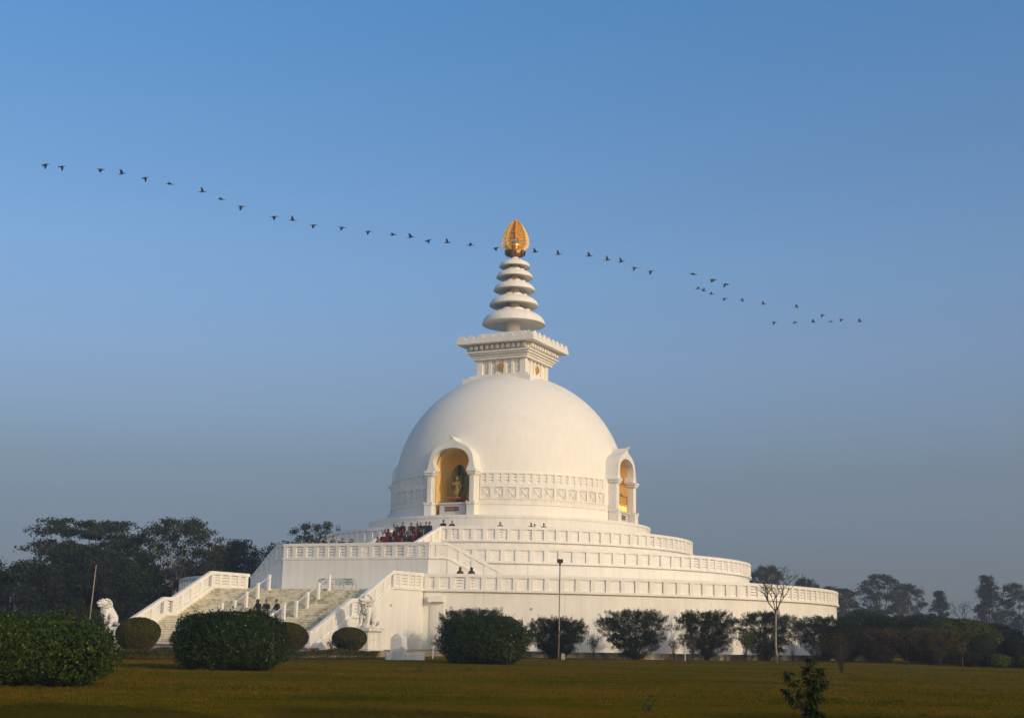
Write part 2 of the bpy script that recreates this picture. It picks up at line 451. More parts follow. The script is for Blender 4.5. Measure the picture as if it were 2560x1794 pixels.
def ring_balustrade(r, z, nb, a_from, a_to, gaps, label):
    pitch = 360.0 / nb
    segs = []
    cur = a_from
    for g in sorted(gaps):
        segs.append((cur, g[0])); cur = g[1]
    segs.append((cur, a_to))
    wpan = 2 * math.pi * (r - 0.13) / nb - 0.36 + 0.01
    lm = louvre_mesh(wpan)
    for si, (s0, s1) in enumerate(segs):
        m = MB()
        m.arc(r - 0.36, r + 0.06, z, z + 0.17, s0, s1)
        m.arc(r - 0.30, r + 0.02, z + 1.0, z + B - 0.03, s0, s1)
        m.arc(r - 0.27, r - 0.01, z + B - 0.03, z + B, s0, s1)
        bal = part('balustrade', m, WHITE, label=label + (', left of the stairs' if si == 0 else ', right of the stairs'))
        n = max(1, round((s1 - s0) / pitch)); pt = (s1 - s0) / n
        for i in range(n + 1):
            a = R(s0 + i * pt)
            if i in (0, n): a = R(s0 + (0.35 * pt if i == 0 else (n - 0.35) * pt)) if n > 2 else a
            put('post', POST, bal, ((r - 0.13) * math.sin(a), -(r - 0.13) * math.cos(a), z), a)
        for i in range(n):
            a = R(s0 + (i + .5) * pt)
            put('louvre_panel', lm, bal, ((r - 0.13) * math.sin(a), -(r - 0.13) * math.cos(a), z), a)


def ang(v, r): return math.degrees(math.asin(v / r))


VR, VL = 7.40, -8.25                    # outer faces of the lower stair
ring_balustrade(RA, HA, 168, -76, 122, [(ang(VL + 0.15, RA), ang(VR - 0.15, RA))], 'slatted white balustrade round the lower terrace')
ring_balustrade(RB, HB, 126, -76, 120, [(-17.2, 16.4)], 'slatted white balustrade round the middle terrace')
ring_balustrade(RC, HC, 106, -74, 120, [(ang(-2.1, RC), ang(1.8, RC))], 'slatted white balustrade round the upper terrace')


def straight_balustrade(p, q, n, label, side=1.0, endposts=(True, True), thick=0.3, name='balustrade', parent=None):
    """p,q = (x,y,z of cornice underside). side=+1: thickness lies to the left of p->q"""
    d = Vector((q[0] - p[0], q[1] - p[1])); ln = d.length; d /= ln
    nxn, nyn = -d.y * side, d.x * side
    par = parent or pagoda
    m = MB()
    m.beam(p, q, nxn, nyn, (-0.045, thick + 0.03), 0, 0.17)
    m.beam(p, q, nxn, nyn, (-0.012, thick), 1.0, B - 0.03)
    m.beam(p, q, nxn, nyn, (0.012, thick - 0.02), B - 0.03, B)
    bal = part(name, m, WHITE, par, label=label)
    sl = (q[2] - p[2]) / ln; pitch = ln / n
    # post: vertical, sloped ends
    def piece(t0, t1, w0, w1, z0, z1, mm, tw=0.0):
        a = (p[0] + d.x * t0, p[1] + d.y * t0, p[2] + sl * t0); b = (p[0] + d.x * t1, p[1] + d.y * t1, p[2] + sl * t1)
        mm.beam(a, b, nxn, nyn, (w0, w1), z0, z1)
    for i in range(n + 1):
        if (i == 0 and not endposts[0]) or (i == n and not endposts[1]): continue
        t = min(max(i * pitch, 0.19), ln - 0.19)
        mm = MB(); piece(t - .18, t + .18, 0.02, thick - 0.04, 0.17, 1.0, mm)
        part('post', mm, WHITE, bal)
    h = 0.2075
    for i in range(n):
        mm = MB()
        for k in range(4):
            piece(i * pitch + .17, (i + 1) * pitch - .17, 0.08, 0.14, 0.17 + k * h, 0.17 + (k + 1) * h - 0.038, mm)
        part('louvre_panel', mm, WHITE, bal)
    return bal


# ---- front block carrying the middle landing, and its two side flights
BU, BR, BL = 25.9, 6.30, -6.60
AL = R(30)
dR = Vector((math.cos(AL), math.sin(AL)))       # in local xy (x=v, y=-u): outwards to the right and backwards
dL = Vector((-math.cos(AL), math.sin(AL)))
cR, cL = Vector((BR, -BU)), Vector((BL, -BU))
kR, kL = cR + dR * 1.35, cL + dL * 1.35
eR, eL = kR + dR * 4.78, kL + dL * 4.78
m = MB()
IN = 0.05
poly = [cL + Vector((0.03, IN)), cR + Vector((-0.03, IN)), kR + Vector((-.02, IN)), Vector((6.2, -19.5)), Vector((-6.4, -19.5)), kL + Vector((.02, IN))]
m.add([(a.x, a.y, HA) for a in poly] + [(a.x, a.y, HB + 0.09) for a in poly],
      [tuple(range(5, -1, -1)), tuple(range(6, 12))] + [(i, (i + 1) % 6, 6 + (i + 1) % 6, 6 + i) for i in range(6)])
blk = part('landing_block', m, WHITE, label='white angular block carrying the middle landing')
# front face panels of the block
bounds = [BL + 0.03, -3.55, -0.45, 2.75, BR - 0.03]
for i in range(4):
    mm = MB(); mm.box(bounds[i] + (0.006 if i else 0), bounds[i + 1] - (0.006 if i < 3 else 0), -BU - 0.0, -BU + 0.045, HA, HB - 0.001)
    part('wall_panel', mm, WHITE, blk)
straight_balustrade((cL.x, cL.y, HB), (cR.x, cR.y, HB), 13, 'long slatted balustrade above the plain white block')
straight_balustrade((cR.x, cR.y, HB), (kR.x, kR.y, HB), 2, 'short level balustrade at the right corner of the block', endposts=(False, False))
straight_balustrade((kR.x, kR.y, HB), (eR.x, eR.y, HB - 2.36), 5, 'slatted balustrade sloping down to the right from the block')
straight_balustrade((cL.x, cL.y, HB), (kL.x, kL.y, HB), 2, 'short level balustrade at the left corner of the block', side=-1, endposts=(False, False))
straight_balustrade((kL.x, kL.y, HB), (eL.x, eL.y, HB - 2.36), 5, 'shaded slatted balustrade sloping down to the left from the block', side=-1)


def side_flight(k, d, nm):
    n = Vector((-d.y, d.x)) * (1 if d.x > 0 else -1)
    m = MB()
    # solid under the slope
    for i in range(15):
        t0, t1 = i * 0.32, (i + 1) * 0.32
        z = HB + 0.09 - (i + 1) * 0.158
        if z <= HA + 0.1: z = HA + 0.12
        a, b_ = k + d * t0, k + d * t1
        q0, q1 = a + n * 0.03, b_ + n * 0.03; q2, q3 = b_ + n * 3.2, a + n * 3.2
        vs = [(p.x, p.y, HA) for p in (q0, q1, q2, q3)] + [(p.x, p.y, z) for p in (q0, q1, q2, q3)]
        m.add(vs, [(0, 1, 2, 3), (7, 6, 5, 4), (0, 4, 5, 1), (1, 5, 6, 2), (2, 6, 7, 3), (3, 7, 4, 0)])
    f = part('side_staircase', m, WHITE2)
    w = MB()
    a, b_ = k, k + d * 4.78
    w.add([(a.x, a.y, HA), (b_.x, b_.y, HA), (b_.x, b_.y, HB - 2.36), (a.x, a.y, HB),
           (a.x + n.x * .25, a.y + n.y * .25, HA), (b_.x + n.x * .25, b_.y + n.y * .25, HA), (b_.x + n.x * .25, b_.y + n.y * .25, HB - 2.36), (a.x + n.x * .25, a.y + n.y * .25, HB)],
          [(0, 1, 2, 3), (7, 6, 5, 4), (0, 4, 5, 1), (1, 5, 6, 2), (2, 6, 7, 3), (3, 7, 4, 0)])
    part('side_wall', w, WHITE, f)


side_flight(kR, dR, 'r'); side_flight(kL, dL, 'l')

# ---- flight from the middle landing to the upper terrace
CU0, CU1 = 16.75, 21.6
m = MB(); nst = 13
for i in range(nst):
    z = HC + 0.09 - (i + 1) * (HC - HB) / nst
    m.box(-1.85, 1.55, -(CU0 + (i + 1) * 0.36), -(CU0 + i * 0.36), HB, z)
part('upper_staircase', m, WHITE2)
straight_balustrade((1.8, -(CU0 - .1), HC), (1.8, -CU1, HB - 0.0), 4, 'sloping balustrade right of the crowded stairs', side=1)
straight_balustrade((-2.1, -(CU0 - .1), HC), (-2.1, -CU1, HB - 0.0), 4, 'sloping balustrade left of the crowded stairs', side=-1)

# ---- the wide lower staircase
stair = MB()
U_TOP, U_L0, U_L1, U_END = 32.30, 36.35, 37.30, 41.65


def f_side(a, b, d): return (d, -a, b)       # (u, z, v)


solid = [(28.0, PZ - 0.2), (28.0, HA - 0.1), (U_TOP - 0.30, HA - 0.1), (U_L0 - .35, 2.30), (U_L1 - .25, 2.30), (U_END - 0.45, PZ - 0.06), (U_END - 0.2, PZ - 0.2)]
stair.prism([p for p in solid], f_side, VL + 0.05, VR - 0.05)
stair.box(VL + 0.3, VR - 0.3, -U_TOP + 0.35, -27.5, HA - 0.1, HA + 0.002)
st = part('main_staircase', stair, CONC, label='wide marble staircase up to the lower terrace')


def slab_row(u0, u1, z0, z1, seed):
    r = random.Random(seed); mm = MB()
    v = VL + 0.32; end = VR - 0.32
    first = True
    while v < end - 0.05:
        w = r.uniform(0.85, 1.25) * (r.uniform(.3, 1) if first else 1); first = False
        v2 = min(v + w, end)
        if end - v2 < 0.3: v2 = end
        dz = r.uniform(-.006, .004); du = r.uniform(-.008, .008)
        mm.bbox(v + 0.008, v2 - 0.008, -(u1 + du), -u0, z0 + 0.018, z1 + dz, 0.006)
        v = v2
    return mm


k = 0
for i in range(13):
    z1 = HA - 0.0 - i * 0.157
    u1 = U_TOP + i * 0.311
    part('step', slab_row(u1 - 0.36, u1, z1 - 0.157, z1, k), MARBLE, st); k += 1
part('landing_step', slab_row(U_L0 - 0.06, U_L1, 2.40 - 0.15, 2.409, 77), MARBLE, st)
for i in range(1, 13):
    z1 = 2.409 - i * 0.157
    u1 = U_L1 + i * 0.32
    part('step', slab_row(u1 - 0.37, u1, z1 - 0.157, z1, 100 + i), MARBLE, st)
mb = MB(); mb.box(VL - 0.2, VR + 0.2, -(U_END + 0.9), -(U_END - 0.38), PZ - 0.004, PZ + 0.10)
part('kerb_strip', mb, REDK, st, label='faded red strip along the stair foot')

for side, vv, lab in ((1, VR, 'right'), (-1, VL, 'left')):
    pts = [(28.45 if side > 0 else 28.2, HA), (32.5, HA), (36.55, HA - 2.02), (37.45, HA - 2.02), (41.55, HA - 2.02 - 2.02)]
    nb = [4, 4, 1, 4]
    names = [('level', 'level balustrade at the top of the %s stair wall'), ('slope', 'upper sloping balustrade of the wide stairs, %s wall'), ('level', 'short level balustrade at the %s stair landing'), ('slope', 'lower sloping balustrade of the wide stairs, %s wall')]
    for i in range(4):
        (u0, z0), (u1, z1) = pts[i], pts[i + 1]
        s_ = straight_balustrade((vv, -u0, z0), (vv, -u1, z1), nb[i], names[i][1] % ('outer' if side < 0 else 'inner'), side=-1 if side > 0 else 1, endposts=(i == 0, True))
        s_['label'] = ('slatted balustrade on the %s side of the wide stairs' % lab)
    # side wall under it
    poly = [(28.0, GZ - .1)] + pts[:] + [(41.55, GZ - .1)]
    m = MB(); m.prism(poly, f_side, vv - 0.035 * side, vv - 0.30 * side)
    part('side_wall', m, WHITE, st)
    m = MB(); m.bbox(min(vv, vv - .36 * side), max(vv, vv - .36 * side), -41.95, -41.56, PZ - .1, HA - 4.04 + B - 0.05, 0.02)
    part('newel_post', m, WHITE, st)

# handrails in the middle of the stairs
hp = MB(); hp.bbox(-0.10, 0.10, -0.10, 0.10, -0.3, 0.97, 0.015); HPOST = hp.mesh('handrail_post', WHITE)
for vv, flight in ((-3.0, 0), (-3.0, 1), (2.1, 0), (2.1, 1)):
    hr = MB()
    for grp in ([(32.35, HA), (33.6, HA - .63), (34.85, HA - 1.26), (36.1, HA - 1.89)], [(37.45, 2.33), (38.75, 1.69), (40.0, 1.06), (41.2, 0.5)])[flight:flight + 1]:
        for (a, b_) in zip(grp[:-1], grp[1:]):
            hr.tube([(vv, -a[0], a[1] + .82), (vv, -b_[0], b_[1] + .82)], 0.022, 6)
            hr.tube([(vv, -a[0], a[1] + .76), (vv, -b_[0], b_[1] + .76)], 0.012, 5)
    h = part('handrail', hr, RAILW, label='thin white handrail between square posts on the marble stairs')
    for grp in ([(32.35, HA), (33.6, HA - .63), (34.85, HA - 1.26), (36.1, HA - 1.89)], [(37.45, 2.33), (38.75, 1.69), (40.0, 1.06), (41.2, 0.5)])[flight:flight + 1]:
        for (u, z) in grp: put('handrail_post', HPOST, h, (vv, -u, z))

# small vents and service door on the lower wall
vm = MB(); vm.box(-.07, .07, -.03, .02, -.07, .07); VENT = vm.mesh('wall_vent', mat('grey pink vent', (0.42, 0.34, 0.33), 0.7))
for a in (18.5, 29.5, 40.5, 51.5, 62.5, 73.5):
    put('wall_vent', VENT, pagoda, ((RA - .14) * math.sin(R(a)), -(RA - .14) * math.cos(R(a)), 3.35), R(a))
for (u, z) in ((35.6, 2.25), (32.7, 3.35), (34.9, 1.0), (31.5, 1.0)):
    put('wall_vent', VENT, pagoda, (VR - 0.02, -u, z), R(90))
m = MB(); m.box(-0.55, .55, -.45, .2, 0, 0.42); m.box(-.45, -.40, -.05, .2, -3.7, 0)
a = R(16.5)
cn = part('door_canopy', m, WHITE, label='small box canopy over a side door', loc=((RA - .1) * math.sin(a), -(RA - .1) * math.cos(a), 3.7), rotz=a)
m = MB(); m.box(-.38, .5, -.065, .1, -3.3, -0.02); part('door', m, WHITE2, cn)

# ---- drum base and drum with frieze
m = MB(); m.revolve([(RD - 0.05, HC), (RD - 0.05, HD - .25), (RD, HD - .25), (RD, HD), (10.5, HD)], 160, cap=False)
part('drum_base', m, WHITE, label='plain round plinth under the dome', smooth=True, angle=30)
m = MB()
prof = [(11.05, HD), (11.05, 12.33), (10.93, 12.34), (10.86, 15.0)]
for i in range(0, 46):
    t = R(2 + i * 2.0)
    if t > R(89): break
    prof.append((10.7 * math.cos(t), 14.8 + 10.7 * math.sin(t)))
m.revolve(prof, 180, cap=True)
dome_me = m.mesh('dome', DOME)


def arch_profile(hw, zs, apex, n=12, horse=0.0):
    pts = [(-hw, zs[0]), (-hw, zs[1])]
    for i in range(1, n):
        t = math.pi - math.pi * i / n
        pts.append((hw * math.cos(t), zs[1] + (apex - zs[1]) * math.sin(t)))
    pts += [(hw, zs[1]), (hw, zs[0])]
    return pts


def f_front(a, b, d): return (a, -d, b)


cutter = MB()
for q in range(4):
    cs, sn = math.cos(q * math.pi / 2), math.sin(q * math.pi / 2)
    def fq(a, b, d, cs=cs, sn=sn):
        x, y = a, -d
        return (x * cs - y * sn, x * sn + y * cs, b)
    cutter.prism(arch_profile(1.78, (HD - 1.0, 15.5), 17.3), fq, 8.0, 14.0)
import bmesh


def evaluate(me, mods):
    o = bpy.data.objects.new('tmp_object', me); COL.objects.link(o)
    for f in mods: f(o)
    bpy.context.view_layer.update()
    dg = bpy.context.evaluated_depsgraph_get()
    new = bpy.data.meshes.new_from_object(o.evaluated_get(dg), depsgraph=dg)
    bpy.data.objects.remove(o, do_unlink=True)
    return new


def fix(me):
    b = bmesh.new(); b.from_mesh(me); bmesh.ops.remove_doubles(b, verts=b.verts, dist=1e-5)
    bmesh.ops.recalc_face_normals(b, faces=b.faces); b.to_mesh(me); b.free()


cme = cutter.mesh('cutter', DOME); fix(cme); fix(dome_me)
co = bpy.data.objects.new('cutter_tmp', cme); COL.objects.link(co)


def addbool(o):
    md = o.modifiers.new('b', 'BOOLEAN'); md.operation = 'DIFFERENCE'; md.solver = 'EXACT'; md.object = co


d2 = evaluate(dome_me, [addbool])
bpy.data.objects.remove(co, do_unlink=True)
d2.polygons.foreach_set('use_smooth', [True] * len(d2.polygons)); d2.set_sharp_from_angle(angle=R(25))
put('dome', d2, pagoda, label='smooth white hemispherical dome')

# frieze: bands, stiles, panels
fr = MB()
for a0, a1 in ((-79, -12.6), (12.6, 77.4)):
    for (z0, z1, r1) in ((12.33, 12.50, 11.12), (12.80, 12.90, 11.04), (13.81, 14.16, 11.03), (14.95, 15.05, 11.04)):
        fr.arc(10.75, r1, z0, z1, a0, a1)
    fr.arc(10.7, 10.98, 12.50, 12.80, a0, a1)
    fr.arc(10.7, 10.94, 15.05, 15.12, a0, a1)
    s = 1 if a0 > 0 else -1
    lo = 12.9
    # stiles between cross panels
    edges = []
    for k2 in range(11):
        edges.append((13.1 + k2 * 5.72, 13.1 + k2 * 5.72 + 4.25))
    prev = 12.6
    for e0, e1 in edges:
        x0, x1 = sorted((s * prev, s * e0)); fr.arc(10.75, 11.02, 12.90, 13.81, x0, x1, 2); prev = e1
    x0, x1 = sorted((s * prev, s * 79)); fr.arc(10.75, 11.02, 12.90, 13.81, x0, x1, 2)
    prev = 12.6
    for k2 in range(18):
        e0 = 13.4 + k2 * 3.44; e1 = e0 + 1.75
        x0, x1 = sorted((s * prev, s * e0)); fr.arc(10.75, 11.01, 14.16, 14.95, x0, x1, 2); prev = e1
    x0, x1 = sorted((s * prev, s * 79)); fr.arc(10.75, 11.01, 14.16, 14.95, x0, x1, 2)
    # slanting leaf relief
    n = 46
    for i in range(n):
        c = 12.4 + i * (64.5 / n)
        a, b_ = R(s * c), R(s * (c + 0.75)); r = 11.02
        for (aa, bb, w) in ((R(s * c), R(s * (c + .8)), .0035),):
            p0 = [(r * math.sin(aa - w), -r * math.cos(aa - w), 12.53), (r * math.sin(aa + w), -r * math.cos(aa + w), 12.53), (r * math.sin(bb + w), -r * math.cos(bb + w), 12.77), (r * math.sin(bb - w), -r * math.cos(bb - w), 12.77)]
            p1 = [(x * .99, y * .99, z) for x, y, z in p0]
            fr.add(p0 + p1, [(0, 1, 2, 3), (0, 4, 5, 1), (1, 5, 6, 2), (2, 6, 7, 3), (3, 7, 4, 0)])
frz = part('frieze', fr, WHITE, label='carved white frieze round the drum')
cp_ = MB()
w = 0.405; h0, h1 = 12.905, 13.805; zc = (h0 + h1) / 2
cp_.box(-w, w, 0.04, 0.10, h0, h1)
def strip(m, a, b, w, y0, y1):
    (x0, z0), (x1, z1) = a, b
    dx, dz = x1 - x0, z1 - z0; l = math.hypot(dx, dz); px, pz = -dz / l * w, dx / l * w
    q = [(x0 + px, z0 + pz), (x1 + px, z1 + pz), (x1 - px, z1 - pz), (x0 - px, z0 - pz)]
    m.add([(x, y0, z) for x, z in q] + [(x, y1, z) for x, z in q], [(0, 1, 2, 3), (0, 4, 5, 1), (1, 5, 6, 2), (2, 6, 7, 3), (3, 7, 4, 0), (4, 5, 6, 7)])
strip(cp_, (-w, h0), (w, h1), 0.045, -0.03, 0.05); strip(cp_, (-w, h1), (w, h0), 0.045, -0.028, 0.05)
for (ax, az, bx, bz) in ((-.2, .36, .2, .36), (-.2, -.36, .2, -.36), (.33, -.2, .33, .2), (-.33, -.2, -.33, .2)):
    strip(cp_, (ax, zc + az), (bx, zc + bz), 0.035, -0.01, 0.05)
strip(cp_, (-.30, zc + .10), (-.12, zc + .0 - .12 + .0), 0.03, -0.01, 0.05)
CROSS = cp_.mesh('cross_panel', WHITE)
lc = MB()
for k2 in range(3):
    z = 14.165 + k2 * 0.262
    lc.add([(-.17, -.045, z), (.17, -.045, z), (.17, .08, z), (-.17, .08, z), (-.17, .02, z + .245), (.17, .02, z + .245), (.17, .08, z + .245), (-.17, .08, z + .245)],
           [(0, 3, 2, 1), (4, 5, 6, 7), (0, 1, 5, 4), (1, 2, 6, 5), (3, 0, 4, 7)])
LCELL = lc.mesh('louvre_cell', WHITE)
for s in (-1, 1):
    for k2 in range(11):
        a = R(s * (13.1 + k2 * 5.72 + 2.12)); put('cross_panel', CROSS, frz, (10.95 * math.sin(a), -10.95 * math.cos(a), 0), a)
    for k2 in range(18):
        a = R(s * (13.4 + k2 * 3.44 + .87)); put('louvre_cell', LCELL, frz, (10.94 * math.sin(a), -10.94 * math.cos(a), 0), a)

# ---- niches
def make_niche(rot, detailed):
    nr = MB()
    outer = [(-2.42, 15.20), (-2.28, 15.45), (-2.18, 15.9), (-2.12, 16.3), (-1.98, 16.7), (-1.68, 17.1), (-1.25, 17.38), (-.75, 17.58), (-.35, 17.78), (-.12, 18.0), (0, 18.15)]
    outer = outer + [(-a, b) for a, b in reversed(outer[:-1])]
    inner = [(-1.52, 15.20), (-1.55, 15.4), (-1.66, 15.62), (-1.74, 15.9), (-1.72, 16.2), (-1.6, 16.5), (-1.33, 16.8), (-.95, 17.02), (-.5, 17.13), (0, 17.17)]
    inner = inner + [(-a, b) for a, b in reversed(inner[:-1])]
    # resample to equal counts
    def resample(pl, n):
        pl = [Vector(p) for p in pl]; L_ = [0]
        for a, b_ in zip(pl[:-1], pl[1:]): L_.append(L_[-1] + (b_ - a).length)
        out = []
        for i in range(n):
            t = L_[-1] * i / (n - 1); j = max(0, min(len(pl) - 2, next((k_ for k_ in range(len(L_) - 1) if L_[k_ + 1] >= t - 1e-9), len(pl) - 2)))
            out.append(pl[j].lerp(pl[j + 1], (t - L_[j]) / max(1e-9, L_[j + 1] - L_[j])))
        return out
    N_ = 41
    o_, i_ = resample(outer, N_), resample(inner, N_)
    o_[N_ // 2] = Vector((0, 18.15))
    yf, yb = -11.62, -9.2
    vs = [(p.x, yf, p.y) for p in o_] + [(p.x, yf, p.y) for p in i_] + [(p.x, yb, p.y) for p in o_] + [(p.x, -10.75, p.y) for p in i_]
    # ogee tip leans outwards
    fs = []
    for i in range(N_ - 1):
        fs += [(i, N_ + i, N_ + i + 1, i + 1), (i, i + 1, 2 * N_ + i + 1, 2 * N_ + i), (N_ + i, 3 * N_ + i, 3 * N_ + i + 1, N_ + i + 1)]
    fs += [(0, 2 * N_, 3 * N_, N_), (N_ - 1, 2 * N_ - 1, 4 * N_ - 1, 3 * N_ - 1)]
    nr.add(vs, fs)
    # finial leaf on the ogee tip
    nr.add([(-.02, yf - .03, 18.0), (.2, yf + .1, 17.85), (.1, yf - .2, 18.1), (-.12, yf - .35, 18.34), (0, yf + .3, 18.1)], [(0, 1, 2), (0, 2, 3), (1, 4, 2), (2, 4, 3), (0, 3, 4)])
    # inner rear arch ring (second frame step)
    arch = part('niche_arch', nr, WHITE, rotz=rot, label=None, smooth=False)
    # pillars
    for s in (-1, 1):
        pl = MB()
        cx = s * 2.06
        pl.bbox(cx - .44, cx + .44, -11.82, -10.85, HD - 0.02, HD + .10, 0.02)
        pl.bbox(cx - .38, cx + .38, -11.76, -10.89, HD + .10, 12.28, 0.02)
        pl.bbox(cx - .43, cx + .43, -11.81, -10.86, 12.28, 12.42, 0.03)
        for ex in (-.43, .20):       # corner leaves
            for ey in (-11.81, -11.09):
                pl.add([(cx + ex, ey, 12.42), (cx + ex + .23, ey, 12.42), (cx + ex + .23, ey + .23, 12.42), (cx + ex, ey + .23, 12.42), (cx + (ex + .0 if ex < 0 else ex + .23), ey if ey < -11.40 else ey + .23, 12.60)],
                       [(0, 1, 4), (1, 2, 4), (2, 3, 4), (3, 0, 4)])
        pl.bbox(cx - .27, cx + .27, -11.62, -11.00, 12.42, 14.80, 0.075)
        pl.box(cx - .33, cx + .33, -11.68, -10.95, 14.78, 14.88)
        pl.box(cx - .40, cx + .40, -11.75, -10.90, 14.88, 15.03)
        pl.box(cx - .47, cx + .47, -11.82, -10.85, 15.05, 15.21)
        p_ = part('pillar', pl, WHITE, arch)
        # wing wall joining the pillar to the drum
        ww = MB()
        x0, x1 = sorted((s * 1.80, s * 2.34))
        ww.box(x0, x1, -11.06, -10.2, HD - .02, 14.92)
        ww.box(min(s * 1.78, s * 2.42), max(s * 1.78, s * 2.42), -11.0, -10.2, 14.92, 15.2)
        part('wing_wall', ww, WHITE, arch)
    # yellow lining
    ln = MB()
    prof_ = arch_profile(1.72, (HD, 15.45), 17.22, 16)
    n_ = len(prof_)
    rings = []
    for (y, sc) in ((-11.0, 1.0), (-10.5, 1.0), (-9.9, 1.0)):
        rings.append([(a, y, b_) for a, b_ in prof_])
    for t in range(1, 9):
        th = t * math.pi / 16
        rings.append([(a * math.cos(th), -9.9 + 1.72 * math.sin(th), (b_ if b_ <= 15.45 else 15.45 + (b_ - 15.45) * math.cos(th))) for a, b_ in prof_])
    vs = [v for r_ in rings for v in r_]; fs = []
    for j in range(len(rings) - 1):
        for i in range(n_ - 1):
            fs.append((j * n_ + i, j * n_ + i + 1, (j + 1) * n_ + i + 1, (j + 1) * n_ + i))
    ln.add(vs, fs)
    part('niche_lining', ln, YELLOW, arch, smooth=True, angle=40)
    fl = MB(); fl.box(-1.7, 1.7, -11.3, -8.1, HD - .1, HD + .015); part('niche_floor', fl, GREYM, arch)
    if detailed:
        pd = MB(); pd.bbox(-1.22, 1.32, -11.20, -8.9, HD, 12.34, 0.02); pd.bbox(-1.32, 1.42, -11.30, -8.8, 12.34, 12.50, 0.03)
        ped = part('statue_pedestal', pd, GREYM, arch, label='grey marble altar block with a dark red name plaque')
        pq = MB(); pq.box(-.66, .66, -11.24, -11.19, 11.78, 12.16)
        pla = part('plaque', pq, PLAQUE, arch)
        # carved characters, as far as the photograph shows them: five brush-stroke characters
        gl = MB(); g_ = [
            [((-.09, .10), (-.09, -.12)), ((-.12, .02), (-.05, .05)), ((.0, .1), (.03, -.1)), ((.03, .1), (.09, -.12)), ((-.03, -.02), (.08, .0))],
            [((-.08, .1), (-.02, -.02)), ((.0, .11), (.02, .03)), ((.02, .08), (.1, .05)), ((-.1, -.12), (.0, -.02)), ((.0, -.02), (.1, -.12)), ((-.06, -.08), (.07, -.08))],
            [((-.02, .12), (-.05, -.02)), ((-.09, .05), (.08, .07)), ((-.08, -.02), (.06, .0)), ((.0, .05), (-.02, -.13)), ((-.07, -.12), (.04, -.11)), ((.06, -.02), (.09, -.06))],
            [((-.09, .05), (-.09, -.11)), ((-.09, .06), (.0, .1)), ((-.02, .08), (-.04, -.03)), ((.03, .1), (.06, -.11)), ((-.04, .02), (.07, .03)), ((.08, .09), (.07, .04))],
            [((-.09, .1), (-.09, -.12)), ((-.04, .12), (.09, .11)), ((-.03, .06), (.08, .06)), ((-.03, .01), (.08, .01)), ((.02, .1), (.02, -.1)), ((-.04, -.05), (.08, -.05)), ((-.04, -.11), (.03, -.05)), ((.09, -.11), (.04, -.05))]]
        for ci, strokes in enumerate(g_):
            cx = -.50 + ci * .25
            for (a, b_) in strokes:
                strip(gl, (cx + a[0], 11.97 + a[1]), (cx + b_[0], 11.97 + b_[1]), 0.014, -11.25, -11.235)
        gl_o = part('lettering', gl, LETTER, arch)
    return arch


n0 = make_niche(0, True); n0['label'] = 'front arched niche with a standing gold statue and yellow inside'
n1 = make_niche(math.pi / 2, True); n1['label'] = 'side arched niche seen almost edge-on'
n3 = make_niche(-math.pi / 2, False); n3['label'] = 'shaded far side niche arch'

# ---- harmika (square tower above the dome)
m = MB()
m.box(-3.50, 3.50, -3.50, 3.50, 23.4, 24.86); m.box(-3.05, 3.05, -3.05, 3.05, 24.86, 25.17); m.box(-2.72, 2.72, -2.72, 2.72, 25.17, 25.30)
m.box(-2.36, 2.36, -2.36, 2.36, 25.04, 26.75)
m.box(-2.82, 2.82, -2.82, 2.82, 26.72, 26.94); m.box(-2.95, 2.95, -2.95, 2.95, 26.94, 27.08); m.box(-3.1, 3.1, -3.1, 3.1, 27.12, 27.32); m.box(-3.30, 3.30, -3.30, 3.30, 27.32, 27.44)
m.box(-3.05, 3.05, -3.05, 3.05, 27.44, 28.07)
m.box(-4.0, 4.0, -4.0, 4.0, 28.07, 28.42)
m.box(-2.42, 2.42, -2.42, 2.42, 28.42, 29.30)
har = part('harmika', m, WHITE, label='square white tower with fluted piers and a wide eave')
pr_ = MB(); pr_.bbox(-.155, .155, -.16, .06, 25.04, 26.73, 0.015); PIER = pr_.mesh('pier', WHITE)
cr_ = MB(); cr_.bbox(-.26, .32, -.26, .32, 25.04, 26.73, 0.01); CPIER = cr_.mesh('corner_pier', WHITE)
dn = MB(); dn.bbox(-.16, .16, -.38, .02, 27.60, 27.98, 0.03); DENT = dn.mesh('dentil', WHITE)
me_ = MB()
prf = [(-.46, 0), (-.46, .08), (-.38, .16), (-.30, .30), (-.14, .42), (0, .52), (.14, .42), (.30, .30), (.38, .16), (.46, .08), (.46, 0)]
me_.prism(prf, lambda a, b_, d: (a, d, 28.42 + b_), 0.0, 0.22); MERL = me_.mesh('merlon', WHITE)
bdm = MB()
for kk in range(4): bdm.ball((0, 0, 25.24 + kk * .42), (.16, .08, .22), 8, 6)
BEAD = bdm.mesh('bead_strip', WHITE, True)
